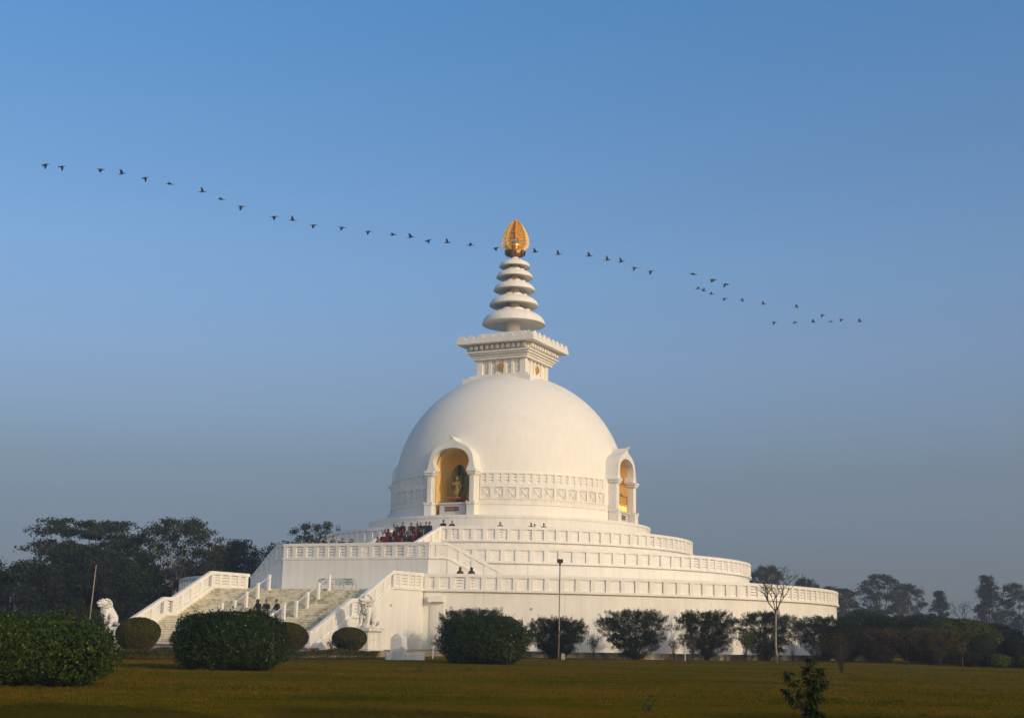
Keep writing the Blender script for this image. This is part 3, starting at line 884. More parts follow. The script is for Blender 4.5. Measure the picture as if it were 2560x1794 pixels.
for q in range(4):
    a = q * math.pi / 2; ca, sa = math.cos(a), math.sin(a)
    def rot(x, y): return (x * ca - y * sa, x * sa + y * ca, 0)
    if q in (0, 1, 3):
        for x in (-1.17, -.39, .39, 1.17):
            put('pier', PIER, har, rot(x, -2.36), a)
        for x in (-1.56, -.78, 0, .78, 1.56):
            put('bead_strip', BEAD, har, rot(x, -2.36), a)
        for i in range(11):
            put('dentil', DENT, har, rot(-2.75 + i * .55, -3.05), a)
    put('corner_pier', CPIER, har, rot(-2.28, -2.28), a)
    for i in range(8):
        x = -3.50 + i * 1.0
        put('merlon', MERL, har, rot(x, -3.98), a)
    if q in (0, 1):
        wm = MB(); n = 24
        for i in range(n):
            t0, t1 = 2 * math.pi * i / n, 2 * math.pi * (i + 1) / n
            for (ra, rb) in ((.27, .36),):
                q_ = [(ra * math.cos(t0), ra * math.sin(t0)), (rb * math.cos(t0), rb * math.sin(t0)), (rb * math.cos(t1), rb * math.sin(t1)), (ra * math.cos(t1), ra * math.sin(t1))]
                wm.add([(x, -.06, z) for x, z in q_] + [(x, .04, z) for x, z in q_], [(0, 1, 2, 3), (0, 4, 5, 1), (1, 5, 6, 2), (2, 6, 7, 3), (3, 7, 4, 0), (7, 6, 5, 4)])
        for i in range(8):
            t = 2 * math.pi * i / 8
            strip(wm, (.05 * math.cos(t), .05 * math.sin(t)), (.29 * math.cos(t), .29 * math.sin(t)), 0.025, -.05, .02)
            wm.ball((.38 * math.cos(t), -.01, .38 * math.sin(t)), .045, 6, 4)
        wm.ball((0, -.03, 0), .09, 8, 6)
        x, y, _ = rot(0, -2.56)
        part('wheel_medallion', wm, GOLD, har, label='small gold wheel emblem with eight spokes', loc=(x, y, 25.98), rotz=a)

# ---- spire discs
sp_ = MB(); sp_.revolve([(.78, 29.30), (.72, 29.5), (.66, 29.9), (.64, 31.0), (.5, 33), (.4, 36), (.32, 37.0), (.34, 37.25)], 32)
part('spire_stem', sp_, WHITE, smooth=True, angle=40)
discs = [(3.02, 30.50, 31.98), (2.36, 32.36, 33.44), (2.0, 33.87, 34.80), (1.77, 35.16, 35.98), (1.50, 36.24, 36.98)]
for i, (r, z, zt) in enumerate(discs):
    d_ = MB(); h = zt - z
    pf = [(.45, z + .10 * h + .22), (r * .55, z + .16 * h), (r * .90, z + .04 * h), (r * .97, z)]
    for t in range(0, 11):
        a = R(t * 8.2)
        pf.append((r * (1 - .0) * (math.cos(a)) ** 0.75 if t < 11 else 0, z + 0.02 + h * .93 * math.sin(a)))
    pf.append((.5, zt))
    d_.revolve(pf, 56)
    dd = part('spire_disc', d_, WHITE, smooth=True, angle=50)
    # scalloped petal ring on top of the disc
    pt = MB(); n = 80
    rt_ = r * .52 if i < 4 else r * .4
    wob = lambda a, z_: 1 + (0.045 * math.cos(8 * a))
    zz = zt - h * 0.16
    vs = []
    for j, (rk, zk) in enumerate(((rt_ * 1.06, zz - .06), (rt_ * 1.05, zz + .10), (rt_ * .9, zz + .16), (rt_ * .5, zz + .1))):
        for i2 in range(n):
            a = 2 * math.pi * i2 / n; up = abs(math.cos(4 * a)) ** 1.2 * .17 * min(1, r / 2.2) if j in (1, 2) else 0
            vs.append((rk * math.sin(a), -rk * math.cos(a), zk + up - .06))
    fs = []
    for j in range(3):
        for i2 in range(n):
            k2 = (i2 + 1) % n; fs.append((j * n + i2, j * n + k2, (j + 1) * n + k2, (j + 1) * n + i2))
    pt.add(vs, fs)
    part('petal_ring', pt, WHITE, dd, smooth=True, angle=40)

# ---- gold finial
fin = thing.__globals__['bpy'].data.objects.new('finial', None); COL.objects.link(fin); fin.parent = pagoda; fin.location = (0, 0, 37.2)
fin['label'] = 'gold jewel finial of pierced flame plates round a shining ball on a bronze lotus'
lt = MB()
lt.revolve([(.25, 0.0), (.38, .04), (.70, .22), (.90, .45), (.98, .62), (.90, .66), (.3, .6)], 72, wob=lambda a, z: 1 + (.07 * abs(math.sin(6 * a)) * min(1, z * 2.2)))
lo_ = put('lotus_cup', lt.mesh('lotus_cup', BRONZE, True), fin)
pet = MB()
pet.add([(-.14, -.98, .30), (.14, -.98, .30), (.22, -1.00, .58), (0, -1.04, .70), (-.22, -1.00, .58), (0, -.86, .62)], [(0, 1, 2, 3, 4), (2, 5, 3), (3, 5, 4), (0, 4, 5), (1, 5, 2)])
PET = pet.mesh('petal', BRONZE)
for i in range(12): put('petal', PET, fin, (0, 0, -.02), 2 * math.pi * (i + .5) / 12)
tr_ = MB(); tr_.revolve([(.96, .64), (.90, .70), (.2, .72)], 40); put('cup_rim', tr_.mesh('cup_rim', GOLD, True), fin)


def flame_plate(hole_seed):
    # half outline x>=0: (x,z) z from .62 to 3.75; scalloped flame lobes
    base = [(0.60, .70), (0.93, .78), (1.13, .97), (1.21, 1.27), (1.23, 1.6), (1.19, 1.95), (1.10, 2.26), (.96, 2.55), (.83, 2.82), (.71, 3.02), (.58, 3.22), (.38, 3.42), (.14, 3.60), (.03, 3.80)]
    out = []
    for i in range(len(base) - 1):
        a, b_ = Vector(base[i]), Vector(base[i + 1]); d = b_ - a; nrm = Vector((d.y, -d.x)).normalized()
        out.append(a)
        for t in (.3, .62, .9):
            out.append(a + d * t + nrm * (0.15 * math.sin(math.pi * t) if i > 1 else .02) + Vector((0, .05 if t > .5 and i > 1 else 0)))
    out.append(Vector(base[-1])); out += [Vector(p) for p in ((0, 3.72), (0, 2.02), (.26, 1.92), (.46, 1.70), (.57, 1.40), (.58, 1.1), (.52, .85))]
    verts = [tuple(p) for p in out]; edges = [(i, (i + 1) % len(out)) for i in range(len(out))]
    holes = [(.86, 1.12, .09), (1.03, 1.42, .075), (.78, 1.42, .10), (1.00, 1.72, .085), (.72, 1.78, .10), (.92, 2.05, .08), (.62, 2.10, .09), (.78, 2.36, .08), (.50, 2.42, .09), (.55, 2.70, .08), (.32, 2.72, .08), (.30, 3.00, .07), (.15, 3.22, .045), (.34, 2.3, .07)]
    holes = [(x, z, r * 1.22) for x, z, r in holes]
    for (x, z, r) in holes:
        n0_ = len(verts); k_ = 7
        for i in range(k_):
            t = 2 * math.pi * i / k_ + x; verts.append((x + r * math.cos(t) * 1.0, z + r * 1.25 * math.sin(t)))
        edges += [(n0_ + i, n0_ + (i + 1) % k_) for i in range(k_)]
    vo, eo, fo, *_ = geometry.delaunay_2d_cdt([Vector(v) for v in verts], edges, [], 0, 1e-5)
    fs = []
    def inside(x, z):
        c = False; n = len(out)
        for i in range(n):
            a, b_ = out[i], out[(i + 1) % n]
            if (a.y > z) != (b_.y > z) and x < (b_.x - a.x) * (z - a.y) / (b_.y - a.y) + a.x: c = not c
        return c
    for f in fo:
        cx = sum(vo[i].x for i in f) / len(f); cz = sum(vo[i].y for i in f) / len(f)
        if not inside(cx, cz): continue
        if any((cx - x) ** 2 + ((cz - z) / 1.25) ** 2 < (r * .93) ** 2 for x, z, r in holes): continue
        fs.append(tuple(f))
    m = MB(); th = .03
    vs = [(v.x, -th, v.y) for v in vo] + [(v.x, th, v.y) for v in vo]; n = len(vo)
    cnt = {}
    for f in fs:
        for i in range(len(f)):
            e = (f[i], f[(i + 1) % len(f)]); cnt[e] = cnt.get(e, 0) + 1
    full = [tuple(f) for f in fs] + [tuple(i + n for i in reversed(f)) for f in fs]
    for (a, b_) in cnt:
        if (b_, a) not in cnt: full.append((b_, a, a + n, b_ + n))
    m.add(vs, full)
    # rim curls
    for (x, z, r) in holes[:12]:
        pts = [(x + r * 1.25 * math.cos(t), 0, z + r * 1.5 * math.sin(t)) for t in [k_ * 2 * math.pi / 10 for k_ in range(11)]]
        m.tube(pts, .028, 5)
    for x, z in base[3:12]:
        m.tube([(x - .02, 0, z - .12), (x + .05, 0, z + .06), (x + .02, 0, z + .2)], [.03, .035, .008], 5)
    return m.mesh('flame_plate', GOLD)


FP = flame_plate(0)
for i in range(8): put('flame_plate', FP, fin, (0, 0, 0), R(45 * i + 28))
gb = MB(); gb.ball((0, 0, 1.22), .50, 28, 18); put('gold_ball', gb.mesh('gold_ball', GOLD_BALL, True), fin)
ft = MB(); ft.revolve([(.06, 3.5), (.05, 3.72), (.085, 3.78), (.02, 3.95), (0.0, 4.02)], 10); put('finial_tip', ft.mesh('finial_tip', GOLD, True), fin)


# ------------------------------------------------------------------ skin helper
def skin(verts, edges, rad, sub=2, root=0):
    me = bpy.data.meshes.new('sk'); me.from_pydata([tuple(v) for v in verts], edges, [])

    def f(o):
        md = o.modifiers.new('s', 'SKIN'); md.use_smooth_shade = True
        lay = o.data.skin_vertices[0].data
        for i, r in enumerate(rad):
            lay[i].radius = r if hasattr(r, '__len__') else (r, r)
            lay[i].use_root = (i == root)
        if sub:
            s = o.modifiers.new('u', 'SUBSURF'); s.levels = sub; s.render_levels = sub
    new = evaluate(me, [f])
    bpy.data.meshes.remove(me)
    return new


def join(name, meshes, mats, mi=None, smooth=True):
    """join meshes; mi gives the material index per mesh"""
    V, F, M = [], [], []
    for k, me in enumerate(meshes):
        n = len(V); V += [tuple(v.co) for v in me.vertices]
        for p in me.polygons: F.append(tuple(i + n for i in p.vertices)); M.append(mi[k] if mi else 0)
    me = bpy.data.meshes.new(name); me.from_pydata(V, [], F)
    for m in mats: me.materials.append(m)
    me.polygons.foreach_set('material_index', M)
    if smooth: me.polygons.foreach_set('use_smooth', [True] * len(F))
    me.update(); return me


def mbmesh(m): return m.mesh('t', WHITE)


# ------------------------------------------------------------------ statues in the niches
def lw(x, y, z): return W(x, -y, z)


stat = thing('gold_statue', 'standing gold statue on a copper lotus before a pointed halo in the front niche', 'statue', W(0, 10.35, 12.50), -PSI)
V = [(0, 0, .50), (0, 0, 1.15), (0, 0, 1.35), (0, -.02, 1.75), (0, -.02, 1.93), (-.24, -.02, 1.80), (-.34, -.08, 1.50), (-.30, -.28, 1.75), (.24, -.02, 1.80), (.36, -.05, 1.50), (.33, -.12, 1.18)]
E_ = [(0, 1), (1, 2), (2, 3), (3, 4), (3, 5), (5, 6), (6, 7), (3, 8), (8, 9), (9, 10)]
sb = skin(V, E_, [(.24, .2), (.22, .17), (.17, .13), (.20, .13), .075, .085, .065, .05, .085, .065, .05], 2, 1)
hd = MB(); hd.ball((0, -.03, 2.12), (.13, .14, .18), 12, 9); hd.ball((0, 0, 2.36), (.07, .07, .10), 8, 6); hd.ball((0, -.17, 2.11), (.022, .03, .04), 6, 4); hd.ball((-.13, -.02, 2.10), (.025, .04, .08), 6, 4); hd.ball((.13, -.02, 2.10), (.025, .04, .08), 6, 4)
# robe folds and feet
hd.tube([(-.12, -.16, .5), (-.16, -.2, .9), (-.05, -.18, 1.3)], [.05, .035, .02], 6); hd.tube([(.12, -.16, .5), (.14, -.2, .9), (.03, -.18, 1.3)], [.05, .035, .02], 6)
hd.ball((-.11, -.2, .47), (.07, .13, .05), 8, 5); hd.ball((.11, -.2, .47), (.07, .13, .05), 8, 5)
for s in (-1, 1):
    for k2 in range(4): hd.tube([(s * .3 + k2 * .02 - .03 if s < 0 else .33 + k2 * .02 - .03, -.29 if s < 0 else -.13, 1.76 if s < 0 else 1.18), ((-.3 if s < 0 else .33) + k2 * .025 - .04, -.31 if s < 0 else -.16, 1.90 - .01 * k2 if s < 0 else 1.04 + .01 * k2)], [.014, .009], 5)
hd.tube([(-.29, -.30, 1.2), (-.30, -.31, 2.25)], .014, 5)
put('body', join('statue_body', [sb, mbmesh(hd)], [OLDGOLD]), stat)
mm = MB(); out = []
for i in range(25):
    t = i / 24
    z = .30 + 3.05 * t; wdt = .92 * (math.sin(math.pi * (t * .86 + .10)) ** .75) * (1 if t < .96 else .5) if t < 1 else 0
    if t < .5: wdt = max(wdt, .62 + .3 * t)
    out.append((wdt, z))
poly = [(a, b_) for a, b_ in out] + [(-a, b_) for a, b_ in reversed(out[:-1])]
mm.prism(poly, lambda a, b_, d: (a, d, b_), .28, .38)
for i in range(len(out) - 1):
    for s in (-1, 1):
        mm.tube([(s * out[i][0], .30, out[i][1]), (s * out[i + 1][0], .30, out[i + 1][1])], .06, 6)
mand = put('halo_plate', mm.mesh('halo_plate', mat('dark gilt bronze', (0.42, 0.29, 0.10), 0.42, 0.85, 0.3, 7, 0.6, 30, col2=(0.12, 0.09, 0.035))), stat)
fg = MB(); rl = random.Random(3)
for i in range(130):
    t = rl.random() ** .8; z = .9 + 2.35 * t; x = rl.uniform(-1, 1) * .75 * math.sin(math.pi * (t * .75 + .22))
    if abs(x) < .3 and z < 2.4: continue
    ph, fl = rl.uniform(0, 6.28), rl.choice((-1, 1))
    pts = [(x + fl * .065 * math.cos(a + ph) * (1.1 - a / 7), .24 - .02 * a, z + .085 * math.sin(a + ph) * (1.1 - a / 7) + .02 * a) for a in [k2 * .75 for k2 in range(7)]]
    fg.tube(pts, .013, 4)
fg.tube([(0, .24, 2.5), (0.02, .22, 3.3)], [.10, .02], 6)
put('filigree', fg.mesh('filigree', DARKM), stat, label='dark scrollwork on the halo', kind='stuff')
lb = MB(); lb.revolve([(.36, .0), (.30, .05), (.13, .09), (.14, .14), (.44, .17), (.68, .28), (.80, .44), (.82, .54), (.70, .50), (.2, .46)], 40, wob=lambda a, z: 1 + .05 * abs(math.sin(5 * a)) * (z > .2))
put('lotus_base', lb.mesh('lotus_base', COPPER, True), stat)

rec = thing('reclining_statue', 'golden reclining statue on an openwork couch inside the side niche', 'statue', W(10.55, 0.0, 12.50), -PSI + math.pi / 2)
V = [(.95, 0, .95), (.55, -.02, .98), (.1, 0, 1.0), (-.45, 0, .95), (-1.15, .02, .86), (.75, -.25, .85), (1.15, -.28, .92)]
sb = skin(V, [(0, 1), (1, 2), (2, 3), (3, 4), (0, 5), (5, 6)], [(.1, .1), (.22, .2), (.17, .19), (.18, .18), (.09, .09), .07, .06], 2, 1)
hd = MB(); hd.ball((1.18, -.03, 1.10), (.17, .14, .14), 10, 8); hd.ball((1.36, .0, 1.15), .07, 6, 5); hd.ball((-1.25, -.02, .88), (.08, .08, .13), 6, 5)
put('body', join('rec_body', [sb, mbmesh(hd)], [GOLD]), rec)
cm = MB(); cm.box(-1.45, 1.45, -.45, .4, .66, .74); cm.box(-1.5, 1.5, -.5, .45, 0.0, .09)
for i in range(13): cm.tube([(-1.4 + i * .233, -.44, .08), (-1.33 + i * .233, -.44, .38), (-1.4 + i * .233, -.44, .68)], .032, 5); cm.tube([(-1.33 + i * .233, -.43, .08), (-1.4 + i * .233, -.43, .38), (-1.33 + i * .233, -.43, .68)], .03, 5)
cm.box(-1.4, 1.4, -.2, .3, .09, .66)
put('couch', cm.mesh('couch', GOLD), rec)
cb = MB(); cb.box(-1.48, 1.48, -.55, -.47, 1.36, 1.42)
for x in (-1.45, 1.45): cb.tube([(x, -.5, .74), (x, -.5, 1.38)], .035, 6)
cb.tube([(-.3, -.5, 1.42), (0, -.5, 1.62), (.3, -.5, 1.42)], .03, 5)
put('canopy_rail', cb.mesh('canopy_rail', BRONZE), rec)


# ------------------------------------------------------------------ lions
def lion_meshes():
    # faces -Y, sits; base at z=0, height about 1.85
    V = [(0, .52, .40), (0, .36, .76), (0, .12, 1.08), (0, -.10, 1.30), (0, -.28, 1.48),      # rump, back, shoulder, neck, head root
         (-.24, -.22, 1.02), (-.25, -.33, .55), (-.25, -.38, .12), (-.25, -.56, .07),              # front left
         (.24, -.22, 1.02), (.25, -.33, .55), (.25, -.38, .12), (.25, -.56, .07),                  # front right
         (-.32, .38, .42), (-.38, .02, .40), (-.36, .12, .12), (-.36, -.12, .07),                      # hind left: hip, knee, hock, paw
         (.32, .38, .42), (.38, .02, .40), (.36, .12, .12), (.36, -.12, .07),
         (0, .74, .14), (.10, .82, .16), (.20, .80, .22)]
    E2 = [(0, 1), (1, 2), (2, 3), (3, 4), (2, 5), (5, 6), (6, 7), (7, 8), (2, 9), (9, 10), (10, 11), (11, 12), (0, 13), (13, 14), (14, 15), (15, 16), (0, 17), (17, 18), (18, 19), (19, 20), (0, 21), (21, 22), (22, 23)]
    rad = [(.34, .33), (.33, .33), (.38, .36), (.38, .36), (.34, .32), .20, .145, .125, .115, .20, .145, .125, .115, .26, .20, .12, .11, .26, .20, .12, .11, .08, .06, .04]
    b = skin(V, E2, rad, 2, 2)
    m = MB()
    m.ball((0, -.40, 1.62), (.32, .33, .28), 16, 12)                # skull
    m.ball((0, -.70, 1.57), (.215, .20, .125), 14, 9)               # upper muzzle
    m.ball((0, -.66, 1.39), (.18, .18, .065), 12, 7)             # lower jaw
    m.ball((0, -.88, 1.65), (.075, .05, .05), 8, 6)                # nose
    for s in (-1, 1):
        m.ball((s * .14, -.64, 1.77), (.085, .08, .06), 8, 6)      # brow
        m.ball((s * .15, -.68, 1.72), .04, 6, 5)                   # eye
        m.ball((s * .28, -.36, 1.84), (.06, .08, .09), 8, 6)       # ear
        for z0, xx in ((.07, .25), ):
            for t in (-.06, 0, .06): m.ball((s * xx + t, -.62, .06), (.035, .06, .05), 6, 4)
            for t in (-.06, 0, .06): m.ball((s * .36 + t, -.18, .05), (.03, .06, .045), 6, 4)
    body = join('lion_body', [b, mbmesh(m)], [WHITE2])
    mn = MB(); r = random.Random(5)
    for i in range(520):
        d = Vector((r.gauss(0, 1), r.gauss(0, 1), r.gauss(0, 1))).normalized()
        if i < 330: c, q = Vector((0, -.17, 1.42)), Vector((.39, .39, .46))
        else: c, q = Vector((0, -.24, 1.06)), Vector((.31, .29, .34))
        p = c + Vector((d.x * q.x, d.y * q.y, d.z * q.z))
        if p.y < -.42 and p.z > 1.36: continue
        if p.y > .12 and p.z < 1.1: continue
        if p.z < .80: continue
        mn.ball(p, (.042, .042, .055), 6, 4)
    for k2 in range(9):
        t = k2 / 8; mn.ball((0, .02 + .62 * t, 1.40 - .62 * t), (.06, .08, .05), 6, 5)
    mane = mn.mesh('mane', WHITE2, True)
    return body, mane


LB, LM = lion_meshes()
pdm = MB(); pdm.bbox(-.62, .62, -.80, .95, 0, .18, .02); pdm.bbox(-.50, .50, -.68, .83, .18, 1.18, .02); pdm.bbox(-.66, .66, -.84, 1.0, 1.18, 1.40, .02)
PEDM = pdm.mesh('lion_pedestal', WHITE2)
pnm = MB(); pnm.box(-.13, .13, -.02, .03, -.12, .12); PNM = pnm.mesh('relief_panel', WHITE)
for (v, u, dr, lab, lab2) in ((9.85, 39.4, -4, 'white lion statue right of the wide stairs, its shadow on the balustrade', 'white pedestal under the lion near the round clipped bush, right of the stairs'),
                              (-11.15, 39.4, -20, 'white seated lion statue standing clear against dark trees left of the stairs', 'white pedestal hidden behind the left hedge under the lion')):
    p_ = W(v, u, PZ - .01)
    pe = thing('lion_pedestal', lab2, 'pedestal', p_, -PSI, 'pedestals of the two stone lions')
    put('pedestal_body', PEDM, pe)
    for x in (-.25, .12):
        for z in (.45, .85):
            put('relief_panel', PNM, pe, (x, -.68, z)); put('relief_panel', PNM, pe, (.50, x, z), R(90))
    li = thing('lion_statue', lab, 'lion statue', (p_.x, p_.y, PZ + 1.39), -PSI + R(dr), 'stone lions flanking the stairs')
    put('body', LB, li); put('mane', LM, li)
    li.scale = (1.04,) * 3 if v > 0 else (.98,) * 3
    if v < 0: li.location.z -= .26; pe.location.z -= .26

# ------------------------------------------------------------------ walls, pillar, poles, boards
mb = MB(); n = 0
wl_ = thing('retaining_wall', 'low stained retaining wall round the foot of the pagoda on the right', 'wall', (0, 0, 0), -PSI)
cp2 = MB(); cp2.arc(31.72, 32.16, PZ, PZ + .06, 17, 100); put('coping', cp2.mesh('coping', CONC), wl_)
rw = random.Random(11); a = 17.0
while a < 100:
    w_ = rw.uniform(1.5, 2.6); mm = MB(); mm.arc(31.75, 32.05 + rw.uniform(-.02, .02), GZ - .12, PZ - .004, a + .02, a + w_ - .02, 3)
    put('wall_block', mm.mesh('wall_block', CONC), wl_); a += w_
gp = thing('gate_pillar', 'stout white pillar with a sloped top at the lawn edge right of the stairs', 'pillar', (-5.83, -50.09, GZ - .03), -PSI + R(6))
m = MB(); m.bbox(-.34, .34, -.34, .34, 0, 1.22, .02); put('shaft', m.mesh('shaft', WHITE2), gp)
m = MB(); m.add([(-.34, -.34, 1.19), (.34, -.34, 1.19), (.34, .34, 1.19), (-.34, .34, 1.19), (-.10, -.30, 1.42), (.10, -.30, 1.42), (.10, .30, 1.42), (-.10, .30, 1.42)], [(0, 1, 5, 4), (1, 2, 6, 5), (2, 3, 7, 6), (3, 0, 4, 7), (4, 5, 6, 7)])
put('cap', m.mesh('cap', WHITE2), gp)
m = MB(); m.bbox(-.2, 1.05, -.11, .11, 0, .42, .02); o = put('low_wall', m.mesh('low_wall', WHITE2), None, (-5.35, -49.9, GZ - .02), R(38)); tag(o, 'short low white wall running right from the stout pillar', 'wall')
m = MB(); m.bbox(-.38, .0, -.11, .11, 0, .42, .02); o = put('low_wall', m.mesh('low_wall', WHITE2), None, (-6.15, -50.2, GZ - .02), R(25)); tag(o, 'short low white wall between clipped flower hedge and stout pillar', 'wall')

pole = thing('floodlight_pole', 'tall thin rusty lamp pole in front of the pagoda with a black floodlight on top', 'lamp pole', (3.24, -37.32, GZ - .05), 0)
m = MB(); m.tube([(0, 0, 0), (.02, 0, 2.2), (.03, 0, 6.15)], [.050, .044, .036], 8); put('pole', m.mesh('pole', RUST, True), pole)
m = MB(); m.bbox(-.16, .22, -.12, .06, 6.05, 6.30, .02); m.tube([(.03, 0, 5.95), (.03, 0, 6.1)], .07, 8); put('floodlight', m.mesh('floodlight', BLACK), pole)
m = MB(); m.bbox(.17, .40, -.1, .1, 0.0, .42, .01); put('switch_box', m.mesh('switch_box', STEEL), pole)
lp = thing('leaning_pole', 'bare leaning steel pole left of the lion statue', 'pole', (-22.36, -50.67, GZ - .05), 0)
m = MB(); m.tube([(-.05, 0, 0), (.12, 0, 4.75)], [.036, .028], 8); put('pole', m.mesh('pole', RUST, True), lp)
sg = thing('meter_post', 'short post with a small barred box left of the big clipped bush', 'post', (-4.3, -44.38, GZ - .03), R(10))
m = MB(); m.tube([(0, 0, 0), (0, 0, 1.25)], .03, 6); put('post', m.mesh('post', RAILW), sg)
m = MB(); m.bbox(-.12, .12, -.1, .06, .78, 1.02, .01); bx_ = put('box', m.mesh('box', STEEL), sg)
m = MB()
for i in range(4): m.box(-.10 + i * .06, -.08 + i * .06, -.125, -.10, .80, 1.0)
put('bars', m.mesh('bars', BLACK), sg)
# notice barrier on the lower terrace landing
nb_ = thing('notice_barrier', 'low metal barrier with a pale printed notice against the plain white block', 'barrier', W(-1.2, 27.2, HA + .003), -PSI)
m = MB()
for x in (-1.6, -.6, .4, 1.5):
    m.tube([(x - .12, -.25, 0), (x, 0, .85)], .02, 5); m.tube([(x + .12, .25, 0), (x, 0, .85)], .02, 5)
m.tube([(-1.6, 0, .85), (1.5, 0, .85)], .018, 5); m.tube([(-1.6, 0, .5), (1.5, 0, .5)], .018, 5)
put('frame', m.mesh('frame', STEEL), nb_)
m = MB(); m.box(-.15, 1.4, -.05, -.02, .42, .92); put('notice_board', m.mesh('notice_board', BOARD), nb_)
m = MB(); m.box(-1.5, -.55, -.05, -.02, .46, .92); put('notice_board', m.mesh('notice_board', BOARD), nb_)
m = MB()
for (x0, x1, z) in ((.55, 1.32, .86), (.75, 1.15, .74), (.52, 1.35, .62), (.8, 1.1, .50), (-1.4, -1.0, .86), (-.95, -.6, .86), (-.9, -.6, .58)): m.box(x0, x1, -.056, -.052, z - .022, z + .022)
put('printed_lines', m.mesh('printed_lines', INK), nb_)
nb_.location = W(-.4, 27.6, HA + .003)

# ------------------------------------------------------------------ vegetation
def rand_unit(n, r=rng):
    v = r.normal(size=(n, 3)); return v / np.linalg.norm(v, axis=1)[:, None]


def leaf_verts(C, size, outward=None, bias=0.0, aspect=0.45, r=rng, droop=None):
    n = len(C)
    nor = rand_unit(n, r)
    if outward is not None: nor = nor + outward * bias
    nor /= np.linalg.norm(nor, axis=1)[:, None] + 1e-9
    t = rand_unit(n, r)
    if droop is not None: t = t * (1 - abs(droop)) + np.array([0, 0, -1.0]) * droop
    t = t - nor * (t * nor).sum(1)[:, None]; t /= np.linalg.norm(t, axis=1)[:, None] + 1e-9
    b = np.cross(nor, t)
    s = (size * r.uniform(.65, 1.25, n))[:, None]
    P = np.stack([C - t * s * .5, C + b * s * aspect * .5 - t * s * .05, C + t * s * .5, C - b * s * aspect * .5 - t * s * .05], 1)
    return P.reshape(-1, 3)


def nz3(P, f, seed=0.0):
    return np.array([noise.noise(Vector((p[0] * f + seed, p[1] * f, p[2] * f))) for p in P])


def branch_mesh(name, segs, matr, n=5):
    m = MB()
    for pts, rad in segs: m.tube(pts, rad, n)
    return m.mesh(name, matr, True)


def hedge(name, label, cat, x, y, a, b, h, rot, nleaf, lsize, matr, group=None, pw=3.0, seed=1, yellow=0, low=0.0, sprigs=0, z0=GZ):
    r = np.random.default_rng(seed)
    o = thing(name, label, cat, (x, y, z0 - .03), rot, group)
    d = rand_unit(nleaf, r); d[:, 2] = np.where(d[:, 2] < -.75, -d[:, 2], d[:, 2])
    c = h / 2
    def surf(d):
        k = (np.abs(d[:, 0] / a) ** pw + np.abs(d[:, 1] / b) ** pw + np.abs(d[:, 2] / c) ** pw) ** (-1 / pw)
        P = d * k[:, None]
        lump = nz3(P, 1.1, seed * 7.3) * .17 + nz3(P, 3.2, seed * 3.1) * .10
        P = P * (1 + lump)[:, None]
        f = np.clip((P[:, 2] + c) / (c * 1.0), 0, 1); P[:, :2] *= (1 - low * (1 - f))[:, None]
        return P
    P = surf(d)
    depth = r.random(nleaf) ** 1.6 * .22
    P = P * (1.03 - depth / max(a, b, c) * 1.3)[:, None]
    P[:, 2] += c
    P[:, 2] = np.maximum(P[:, 2], .03)
    V_ = leaf_verts(P, lsize, d, 1.0, .5, r)
    # sprigs poking out of the top
    if sprigs:
        ds = rand_unit(sprigs, r); ds[:, 2] = np.abs(ds[:, 2]) + .25; ds /= np.linalg.norm(ds, axis=1)[:, None]
        S = surf(ds); S[:, 2] += c
        for i in range(sprigs):
            L_ = r.uniform(.06, .24); dirn = np.array([ds[i, 0] * .3, ds[i, 1] * .3, 1.0]); dirn /= np.linalg.norm(dirn)
            k2 = 7; C = S[i] + dirn * (np.linspace(0, L_, k2))[:, None] + r.normal(size=(k2, 3)) * .03
            V_ = np.concatenate([V_, leaf_verts(C, lsize, None, 0, .45, r, -.5)])
    put('foliage', np_mesh('foliage', V_, 4, matr), o)
    if yellow:
        dy = rand_unit(yellow, r); dy[:, 2] = np.abs(dy[:, 2]) * r.choice([1, -.5], yellow)
        Y = surf(dy) * 1.01; Y[:, 2] += c; Y[:, 2] = np.maximum(Y[:, 2], .1)
        cl = nz3(Y, 1.3, 9.0) > .02; Y = Y[cl]; dy = dy[cl]
        put('yellow_leaves', np_mesh('yellow_leaves', leaf_verts(Y, lsize * .9, dy, .6, .5, r), 4, L_YEL), o, label='yellowing leaves among the green')
    # woody core
    m = MB(); rc = random.Random(seed)
    for i in range(26):
        t = rc.uniform(0, 2 * math.pi); q = rc.uniform(.3, .8)
        m.tube([(a * .25 * math.cos(t), b * .25 * math.sin(t), 0), (a * q * .6 * math.cos(t), b * q * .6 * math.sin(t), h * .45), (a * q * math.cos(t), b * q * math.sin(t), h * rc.uniform(.6, .88))], [.03, .02, .008], 4)
    put('stems', m.mesh('stems', BARK), o)
    # inner leaf mass so that no light leaks through
    nb2 = nleaf // 3
    di = rand_unit(nb2, r); Q = surf(di) * r.uniform(.72, .93, nb2)[:, None]; Q[:, 2] = np.maximum(Q[:, 2] + c, .03)
    put('inner_foliage', np_mesh('inner_foliage', leaf_verts(Q, lsize * 2.2, di, 1.5, .7, r), 4, matr), o)
    return o


hedge('hedge_bush', 'biggest dark green hedge bush in the near left corner of the lawn', 'bush', -12.60, -88.0, 2.58, 1.9, 1.66, R(4), 46000, .085, L_HEDGE, pw=3.2, seed=2, yellow=1500, low=.16, sprigs=300)
hedge('hedge_bush', 'broad rounded dark hedge bush in front of the marble stairs', 'bush', -10.30, -72.0, 2.02, 1.8, 2.05, R(-5), 42000, .085, L_HEDGE2, pw=3.4, seed=5, yellow=700, low=.10, sprigs=200)
hedge('hedge_bush', 'dense hedge bush with yellow leaves before the wall, left of the lamp pole', 'bush', -1.16, -54.6, 2.25, 1.9, 2.30, R(8), 36000, .085, L_HEDGE2, pw=3.0, seed=8, yellow=2600, low=.14, sprigs=120)


